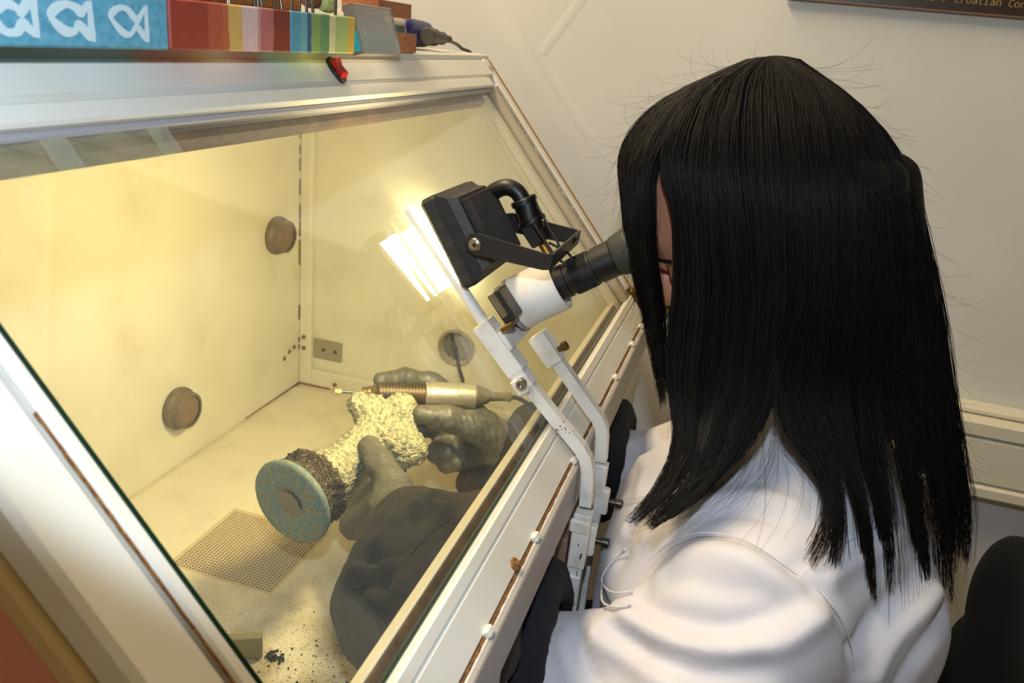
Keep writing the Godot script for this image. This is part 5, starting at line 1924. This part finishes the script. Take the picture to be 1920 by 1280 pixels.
func build_coat(o: Node3D) -> void:
	var P0 := o.position
	var cm := tri(mat("coat_cotton", Color.WHITE, 0.85), noise_tex(91, 0.01, [[0.0, Color(0.78, 0.77, 0.79)], [1.0, Color(0.83, 0.82, 0.84)]]), 3.0)
	cm.rim_enabled = true
	cm.rim = 0.2
	var shL := Vector3(0.066, 0.990, -0.525)
	var shR := Vector3(0.066, 0.990, -0.840)
	var elL := Vector3(-0.002, 0.850, -0.425)
	var elR := Vector3(-0.002, 0.850, -0.940)
	var hoL := Vector3(-0.088, 0.888, -0.512)
	var hoR := Vector3(-0.088, 0.888, -0.868)
	var bones := [[Vector3(0.075, 0.985, -0.60), Vector3(0.075, 0.985, -0.765), 0.090, 0.090], [Vector3(0.115, 0.955, -0.60), Vector3(0.115, 0.955, -0.765), 0.092, 0.092],
		[Vector3(0.008, 0.930, -0.63), Vector3(0.008, 0.930, -0.735), 0.074, 0.074], [Vector3(0.014, 0.85, -0.62), Vector3(0.014, 0.85, -0.745), 0.080, 0.080],
		[Vector3(0.09, 0.86, -0.61), Vector3(0.09, 0.86, -0.755), 0.112, 0.112], [Vector3(0.10, 0.72, -0.61), Vector3(0.10, 0.72, -0.755), 0.125, 0.125], [Vector3(0.10, 0.60, -0.61), Vector3(0.10, 0.60, -0.755), 0.115, 0.115],
		[Vector3(0.09, 1.030, -0.62), Vector3(0.09, 1.030, -0.745), 0.054, 0.054], [Vector3(0.085, 1.04, -0.682), Vector3(0.075, 1.082, -0.682), 0.058, 0.050],
		[shL, Vector3(0.09, 1.02, -0.62), 0.052, 0.056], [shR, Vector3(0.09, 1.02, -0.745), 0.052, 0.056],
		[shL, elL, 0.058, 0.056], [elL, hoL, 0.052, 0.038], [shR, elR, 0.058, 0.054], [elR, hoR, 0.050, 0.040],
		[Vector3(0.035, 0.975, -0.525), Vector3(-0.050, 0.908, -0.510), 0.044, 0.034], [Vector3(0.035, 0.975, -0.840), Vector3(-0.050, 0.908, -0.865), 0.044, 0.034], [hoL, Vector3(-0.102, 0.882, -0.502), 0.040, 0.036], [hoR, hoR + Vector3(-0.016, 0.002, 0.004), 0.040, 0.036]]
	var b := MB.new().at(P0)
	blend(b, bones, 0.0052, 110.0)
	var n := FastNoiseLite.new()
	n.seed = 92
	n.frequency = 9.0
	n.fractal_octaves = 2
	var armhole := [[1216, 1051], [1262, 1015], [1320, 998], [1400, 1014], [1481, 1067], [1545, 1115], [1590, 1190], [1602, 1262]]
	var folds := [[armhole, 0.0050, -0.0035],
		[[[1235, 1080], [1300, 1035], [1390, 1045], [1460, 1090], [1510, 1140]], 0.010, 0.005],
		[[[1205, 1105], [1270, 1085], [1370, 1105], [1470, 1110]], 0.009, -0.003],
		[[[1180, 1120], [1240, 1150], [1340, 1175], [1430, 1160], [1520, 1125]], 0.009, -0.006],
		[[[1170, 1150], [1240, 1195], [1340, 1222], [1440, 1205], [1530, 1155]], 0.010, 0.008],
		[[[1150, 1180], [1220, 1225], [1300, 1250], [1420, 1255]], 0.009, -0.006],
		[[[1120, 1195], [1190, 1245], [1260, 1285]], 0.009, 0.006],
		[[[1080, 1190], [1090, 1230], [1110, 1275]], 0.007, -0.005],
		[[[1052, 1195], [1062, 1235], [1075, 1275]], 0.007, 0.005],
		[[[1610, 1220], [1660, 1140], [1725, 1080]], 0.009, -0.006],
		[[[1640, 1265], [1690, 1180], [1755, 1110]], 0.009, 0.006],
		[[[1690, 1285], [1735, 1205], [1775, 1150]], 0.008, -0.006],
		[[[1490, 1060], [1560, 1030], [1640, 985]], 0.006, -0.003],
		[[[1560, 1080], [1620, 1040], [1690, 1000]], 0.008, 0.005],
		[[[1165, 995], [1200, 950], [1265, 890]], 0.008, 0.007],
		[[[1150, 1035], [1195, 985], [1275, 925]], 0.007, -0.006],
		[[[1215, 1010], [1265, 960], [1330, 930]], 0.008, 0.005],
		[[[1120, 1130], [1140, 1080], [1165, 1040]], 0.008, -0.005],
		[[[1300, 960], [1400, 925], [1490, 950]], 0.009, 0.005],
		[[[1280, 990], [1350, 955], [1450, 965]], 0.006, -0.004],
		[[[1450, 730], [1480, 765], [1530, 800]], 0.006, 0.005],
		[[[1175, 830], [1200, 870], [1195, 920]], 0.008, 0.006]]
	crease(b, lay(b, folds), n, 0.006)
	var coat := put("lab_coat", b, cm, o, "white cotton lab coat")
	var laid := lay(b, [[armhole, 0, 0], [[[1481, 1067], [1540, 1040], [1620, 1000]], 0, 0], [[[1172, 1030], [1140, 1062], [1128, 1090], [1148, 1110], [1185, 1108]], 0, 0], [[[1128, 1095], [1130, 1128], [1155, 1138], [1182, 1134]], 0, 0]])
	for i in laid.size():
		b = MB.new().at(P0)
		b.tube(laid[i][0], [0.0004 if i < 2 else 0.0009], 6)
		put("seam" if i < 2 else "pocket_edge", b, cm, coat)
	# collar standing up at the nape, chest pocket, lapel edge and seams
	b = MB.new().at(P0)
	var ring := []
	for i in 22:
		var a := lerpf(-2.2, 2.2, i / 21.0)
		ring.append(Vector3(0.080 + 0.058 * cos(a), 1.078 + 0.018 * cos(a), -0.682 + 0.062 * sin(a)))
	for i in ring.size() - 1:
		for k in 2:
			var p: Vector3 = ring[i]
			var q: Vector3 = ring[i + 1]
			var cen := Vector3(0.080, 1.078, -0.682)
			var po := (p - cen) * Vector3(1, 0, 1)
			var qo := (q - cen) * Vector3(1, 0, 1)
			if k == 0:
				b.q(p + Vector3(0, 0.035, 0) - po * 0.12, p + po * 0.25 - Vector3(0, 0.010, 0), q + qo * 0.25 - Vector3(0, 0.010, 0), q + Vector3(0, 0.035, 0) - qo * 0.12)
			else:
				b.q(p + Vector3(0, 0.035, 0) - po * 0.16, q + Vector3(0, 0.035, 0) - qo * 0.16, q - qo * 0.05 - Vector3(0, 0.02, 0), p - po * 0.05 - Vector3(0, 0.02, 0))
	put("collar", b, cm, coat)
	# dark shirt collar at the throat
	b = MB.new().at(P0)
	b.tube(spline([PZ(1300, 900, -0.57), PZ(1330, 882, -0.575), PZ(1352, 862, -0.585), PZ(1345, 840, -0.60)], 5), [0.006, 0.010, 0.010, 0.006], 10)
	put("shirt", b, mat("shirt_navy", Color(0.05, 0.06, 0.10), 0.85), o, "dark blue shirt at the neck")


# ---------------------------------------------------------------- hair

func hair_mat() -> StandardMaterial3D:
	var m := mat("hair_dark", Color(0.055, 0.046, 0.046), 0.42)
	m.metallic_specular = 0.30
	return m

# guides run from the crown to the tip: [x, y] in the photograph and z in the room
var guides: Array = []

func add_guide(list: Array) -> void:
	var p := []
	for q in list:
		p.append(PZ(q[0], q[1], q[2]))
	guides.append(spline(p, 6))

func along(g: Array, t: float) -> Vector3:
	var f := clampf(t, 0.0, 1.0) * (g.size() - 1)
	var i := mini(int(f), g.size() - 2)
	return g[i].lerp(g[i + 1], f - i)

func strand(v: PackedVector3Array, nn: PackedVector3Array, ix: PackedInt32Array, pts: PackedVector3Array, r0: float, r1: float) -> void:
	var n := pts.size()
	var base := v.size()
	var d0 := (pts[n - 1] - pts[0]).normalized()
	var up := d0.cross(Vector3(0.2, 0.1, 1.0)).normalized()
	for i in n:
		var d := (pts[mini(i + 1, n - 1)] - pts[maxi(i - 1, 0)]).normalized()
		up = (up - d * up.dot(d)).normalized()
		var w := d.cross(up)
		var t := float(i) / (n - 1)
		var r := lerpf(r0, r1, t * t)
		var a := up
		var e := up * -0.5 + w * 0.866
		var f := up * -0.5 - w * 0.866
		v.append(pts[i] + a * r)
		v.append(pts[i] + e * r)
		v.append(pts[i] + f * r)
		nn.append(a)
		nn.append(e)
		nn.append(f)
		if i > 0:
			var k1 := base + i * 3
			var k0 := k1 - 3
			for s in 3:
				var s2 := (s + 1) % 3
				ix.append(k0 + s)
				ix.append(k1 + s2)
				ix.append(k0 + s2)
				ix.append(k0 + s)
				ix.append(k1 + s)
				ix.append(k1 + s2)

func build_hair(o: Node3D) -> void:
	var P0 := o.position
	var hm := hair_mat()
	guides.clear()
	add_guide([[1398, 112, -0.690], [1235, 192, -0.690], [1163, 278, -0.675], [1163, 370, -0.660], [1176, 470, -0.650], [1200, 570, -0.655], [1225, 690, -0.675], [1240, 760, -0.67]])
	add_guide([[1402, 111, -0.680], [1258, 188, -0.664], [1190, 290, -0.632], [1182, 390, -0.612], [1193, 500, -0.608], [1213, 590, -0.620], [1228, 690, -0.648], [1238, 775, -0.64]])
	add_guide([[1408, 110, -0.672], [1280, 183, -0.645], [1213, 290, -0.612], [1205, 380, -0.602], [1211, 470, -0.602], [1226, 570, -0.612], [1238, 670, -0.635], [1248, 750, -0.63]])
	add_guide([[1415, 109, -0.668], [1305, 176, -0.632], [1250, 290, -0.602], [1268, 400, -0.597], [1271, 540, -0.600], [1256, 690, -0.598], [1268, 830, -0.575], [1225, 930, -0.545], [1165, 988, -0.53]])
	add_guide([[1420, 108, -0.666], [1340, 168, -0.622], [1305, 300, -0.588], [1315, 430, -0.580], [1320, 580, -0.580], [1305, 720, -0.575], [1300, 840, -0.558], [1250, 930, -0.532], [1182, 992, -0.52]])
	add_guide([[1430, 107, -0.665], [1385, 164, -0.612], [1370, 300, -0.576], [1385, 440, -0.568], [1390, 590, -0.570], [1372, 720, -0.566], [1330, 850, -0.546], [1272, 940, -0.525], [1200, 996, -0.515]])
	add_guide([[1440, 106, -0.665], [1435, 164, -0.608], [1440, 300, -0.571], [1450, 440, -0.561], [1458, 580, -0.561], [1432, 720, -0.561], [1378, 840, -0.545], [1310, 925, -0.525], [1222, 985, -0.513]])
	add_guide([[1450, 105, -0.665], [1482, 164, -0.609], [1500, 300, -0.574], [1510, 440, -0.563], [1505, 580, -0.560], [1462, 700, -0.556], [1490, 800, -0.540], [1556, 900, -0.520], [1562, 1000, -0.505], [1516, 1096, -0.490]])
	add_guide([[1460, 105, -0.666], [1525, 166, -0.614], [1550, 300, -0.580], [1558, 440, -0.570], [1552, 580, -0.565], [1532, 700, -0.560], [1560, 820, -0.542], [1600, 950, -0.520], [1630, 1122, -0.510]])
	add_guide([[1470, 106, -0.668], [1555, 174, -0.622], [1592, 310, -0.590], [1602, 440, -0.580], [1602, 580, -0.575], [1590, 720, -0.570], [1614, 860, -0.550], [1648, 1000, -0.530], [1656, 1178, -0.520]])
	add_guide([[1480, 107, -0.670], [1585, 186, -0.634], [1632, 320, -0.606], [1648, 450, -0.600], [1652, 580, -0.595], [1650, 720, -0.590], [1680, 860, -0.570], [1708, 1000, -0.552], [1722, 1160, -0.545]])
	add_guide([[1488, 109, -0.675], [1605, 197, -0.650], [1668, 320, -0.632], [1694, 450, -0.625], [1704, 580, -0.620], [1716, 720, -0.610], [1742, 860, -0.595], [1764, 1000, -0.580], [1776, 1158, -0.575]])
	add_guide([[1494, 110, -0.682], [1616, 204, -0.668], [1690, 320, -0.662], [1722, 450, -0.655], [1745, 580, -0.648], [1765, 720, -0.636], [1786, 860, -0.622], [1804, 980, -0.612], [1806, 1088, -0.605]])
	add_guide([[1500, 111, -0.690], [1622, 206, -0.688], [1700, 320, -0.688], [1738, 450, -0.682], [1768, 580, -0.675], [1788, 720, -0.664], [1812, 860, -0.650], [1827, 970, -0.640], [1820, 1075, -0.632]])
	var near := guides.size()
	var split := {2: 1.2, 6: 4.6}              # gaps: over the cheek, and where the collar shows
	# the far side mirrors the near one
	var v := PackedVector3Array()
	var nn := PackedVector3Array()
	var ix := PackedInt32Array()
	var nz := FastNoiseLite.new()
	nz.seed = 101
	nz.frequency = 14.0
	var mid := -0.690
	for side in 2:
		for g in near - 1:
			var count := 430
			if side == 1:
				count = 150
			if g < 2:
				count = 260 if side == 0 else 120
			var ga: Array = guides[g]
			var gb: Array = guides[g + 1]
			for i in count:
				var s := rng.randf()
				var depth := pow(rng.randf(), 1.5)
				var tend := 1.0 - 0.16 * pow(rng.randf(), 2.0)
				if g < 3:
					tend = 1.0 - 0.35 * rng.randf()
				var nc := 1 if g >= 7 and g <= 10 else 2
				var ci := mini(int(s * nc), nc - 1)
				var hs := fposmod(sin((g * 7.0 + ci) * 12.9898 + side * 3.1) * 43758.5453, 1.0)      # each lock has its own middle, length and depth
				var cs := (ci + 0.25 + 0.5 * hs) / nc
				var clump := rng.randf_range(0.62, 0.95)
				if g >= 3:
					tend = (0.955 + 0.045 * hs) * (1.0 - 0.24 * pow(rng.randf(), 2.0))
					if rng.randf() < 0.22:
						tend *= rng.randf_range(0.72, 1.0)
						clump *= 0.35
				var ph := rng.randf() * 100.0
				var jit := Vector3(rng.randfn(0, 1), rng.randfn(0, 1), rng.randfn(0, 1)) * 0.0016
				var pts := PackedVector3Array()
				var m := 20
				for k in m:
					var t := tend * k / (m - 1.0)
					var lev := t * 8.0
					var s2 := s
					if split.has(g):
						var w := smoothstep(split[g], split[g] + 2.0, lev)
						var sp := s * 0.10 if s < 0.5 else 1.0 - (1.0 - s) * 0.10
						s2 = lerpf(s, sp, w)
					if g >= 3 and g != 6:
						var wide := smoothstep(4.6 if g >= 7 else 5.4, 7.8, lev) * clump
						s2 = lerpf(s2, cs, wide)
					var p := along(ga, t).lerp(along(gb, t), s2)
					# inner layers lie closer to the head and the neck
					var inn := depth * (0.016 if lev > 1.0 else 0.016 * lev)
					p.z -= inn
					p.x += (0.03 - p.x) * depth * 0.05 * minf(lev, 1.0)
					p.y -= depth * 0.006 * (1.0 - minf(lev * 0.3, 1.0))
					p += jit * minf(1.0, lev * 0.4) * (1.0 - 0.6 * smoothstep(5.0, 8.0, lev))
					if g >= 3:
						p.z += (hs - 0.5) * 0.012 * smoothstep(4.0, 7.0, lev)
					var wv := 0.0012 + 0.0022 * smoothstep(4.0, 8.0, lev)
					p += Vector3(nz.get_noise_2d(ph, t * 9.0), 0.4 * nz.get_noise_2d(ph + 50.0, t * 9.0), nz.get_noise_2d(ph + 20.0, t * 9.0)) * wv
					if side == 1:
						p.z = 2.0 * mid - p.z
					pts.append(p - P0)
				strand(v, nn, ix, pts, 0.00036, 0.00012)
	# fine stray hairs crossing between the locks over the coat
	for i in 260:
		var g := rng.randi_range(5, near - 2)
		var s := rng.randf()
		var s9 := clampf(s + rng.randfn(0.0, 0.5), -0.4, 1.4)
		var t1 := rng.randf_range(0.80, 1.0)
		var pts := PackedVector3Array()
		for k in 12:
			var t := lerpf(0.55, t1, k / 11.0)
			var p := along(guides[g], t).lerp(along(guides[g + 1], t), lerpf(s, s9, k / 11.0))
			p += Vector3(0, 0, 0.003)
			pts.append(p - P0)
		strand(v, nn, ix, pts, 0.00014, 0.00006)
	# loose single hairs lifting off the outline
	for i in 420:
		var g := rng.randi_range(0, near - 2)
		if rng.randf() < 0.45:
			g = [0, 0, 1, near - 2, near - 2, near - 3][rng.randi_range(0, 5)]
		var s := rng.randf()
		var t0 := rng.randf_range(0.02, 0.75)
		var ln := rng.randf_range(0.02, 0.065)
		var p := along(guides[g], t0).lerp(along(guides[g + 1], t0), s)
		var q := along(guides[g], t0 + 0.05).lerp(along(guides[g + 1], t0 + 0.05), s)
		var d := (q - p).normalized()
		var out := (p - Vector3(0.04, 1.16, -0.69))
		out.z *= 0.6
		out = out.normalized()
		if g < 2:
			out = (out + Vector3(-0.6, 0.35, 0)).normalized()
		var pts := PackedVector3Array()
		var curl := Vector3(rng.randfn(0, 1), rng.randfn(0, 1), rng.randfn(0, 1)) * 0.9
		var dir := (d + out * rng.randf_range(0.05, 0.6)).normalized()
		for k in 10:
			pts.append(p - P0)
			p += dir * ln / 10.0
			dir = (dir + curl * 0.16 + Vector3(0, -0.03, 0)).normalized()
		strand(v, nn, ix, pts, 0.00009, 0.00005)
	var b := MB.new().at(P0)
	b.v = v
	b.nn = nn
	b.ix = ix
	b.smooth = true
	var hair := put("hair", b, hm, o, "long straight dark hair")
	hair.set_meta("kind", "stuff")
	# close inner layer on the skull and behind the strands
	b = MB.new().at(P0)
	var A := func(g: int, t: float, din: float) -> Vector3:
		var p := along(guides[g], t)
		p.z -= din
		p.x += (0.03 - p.x) * 0.08
		return p
	var inner := [[Vector3(0.018, 1.258, -0.690), Vector3(0.022, 1.255, -0.690), 0.0800, 0.0800], [Vector3(0.035, 1.235, -0.690), Vector3(0.050, 1.17, -0.690), 0.070, 0.062], [Vector3(-0.035, 1.268, -0.690), Vector3(0.0, 1.27, -0.69), 0.058, 0.07]]
	for g in [4, 5, 6]:
		inner += [[A.call(g, 0.30, 0.026), A.call(g, 0.62, 0.022), 0.016, 0.013], [A.call(g, 0.62, 0.022), A.call(g, 0.78, 0.012), 0.013, 0.006]]
	for g in [7, 8, 9, 10, 11, 12]:
		inner += [[A.call(g, 0.28, 0.026), A.call(g, 0.5, 0.024), 0.018, 0.016], [A.call(g, 0.5, 0.024), A.call(g, 0.60, 0.018), 0.016, 0.006]]
	for g in [12, 13]:
		inner += [[A.call(g, 0.42, 0.0) - Vector3(0.026, 0, 0), A.call(g, 0.78, 0.0) - Vector3(0.018, 0, 0), 0.013, 0.007]]
	var both := []
	for q in inner:
		both.append(q)
		var m2: Array = q.duplicate()
		m2[0] = Vector3(q[0].x, q[0].y, 2.0 * mid - q[0].z)
		m2[1] = Vector3(q[1].x, q[1].y, 2.0 * mid - q[1].z)
		if (m2[0] - q[0]).length() > 0.004:
			both.append(m2)
	blend(b, both, 0.0055, 220.0)
	put("hair_inner", b, mat("hair_under", Color(0.03, 0.026, 0.026), 0.6), hair)


func build_chair() -> void:
	var c := Vector3(0.30, 0.62, -0.60)
	var o := thing("work_chair", "black padded work chair behind the person", "chair", Vector3(0.20, 0.0, -0.66))
	var P0 := o.position
	var bm := fabric("chair_cloth", Color(0.022, 0.021, 0.022), Color(0.035, 0.033, 0.033), 111)
	var b := MB.new().at(P0)
	var r0 := PZ(1830, 1130, -0.66)
	blend(b, [[Vector3(0.305, 0.915, -0.72), Vector3(0.305, 0.915, -0.62), 0.055, 0.055, Vector3(1, 0, 0), 0.45], [Vector3(0.300, 0.80, -0.76), Vector3(0.300, 0.80, -0.58), 0.07, 0.07, Vector3(1, 0, 0), 0.40], [Vector3(0.298, 0.90, -0.74), Vector3(0.300, 0.90, -0.60), 0.07, 0.07, Vector3(1, 0, 0), 0.40]], 0.006, 120.0)
	put("backrest", b, bm, o)
	b = MB.new().at(P0)
	blend(b, [[Vector3(0.02, 0.545, -0.58), Vector3(0.24, 0.545, -0.58), 0.10, 0.10, Vector3(0, 1, 0), 0.35], [Vector3(0.02, 0.545, -0.78), Vector3(0.24, 0.545, -0.78), 0.10, 0.10, Vector3(0, 1, 0), 0.35]], 0.012, 80.0)
	put("seat", b, bm, o)
	b = MB.new().at(P0)
	b.tube(spline([Vector3(0.20, 0.51, -0.67), Vector3(0.31, 0.52, -0.67), Vector3(0.345, 0.60, -0.67), Vector3(0.33, 0.85, -0.67)], 6), [0.014], 10)
	put("back_bar", b, M["black_plastic"], o)
	b = MB.new().at(P0)
	b.lathe([[0.07, 0.03], [0.12, 0.03], [0.12, 0.022], [0.51, 0.022]], Vector3(0.14, 0, -0.68), Vector3(0, 1, 0), 20)
	put("column", b, M["dark_steel"], o)
	for i in 5:
		var a := TAU * i / 5 + 0.3
		var e := Vector3(0.14 + cos(a) * 0.27, 0.075, -0.68 + sin(a) * 0.27)
		b = MB.new().at(P0)
		b.tube([Vector3(0.14, 0.10, -0.68), e], [0.022, 0.015], 10)
		put("leg", b, M["black_plastic"], o)
		b = MB.new().at(P0)
		b.lathe([[-0.014, 0.022], [-0.012, 0.028], [0.012, 0.028], [0.014, 0.022]], Vector3(e.x, 0.028, e.z), Vector3(-sin(a), 0, cos(a)), 18)
		put("caster", b, M["black_plastic"], o)
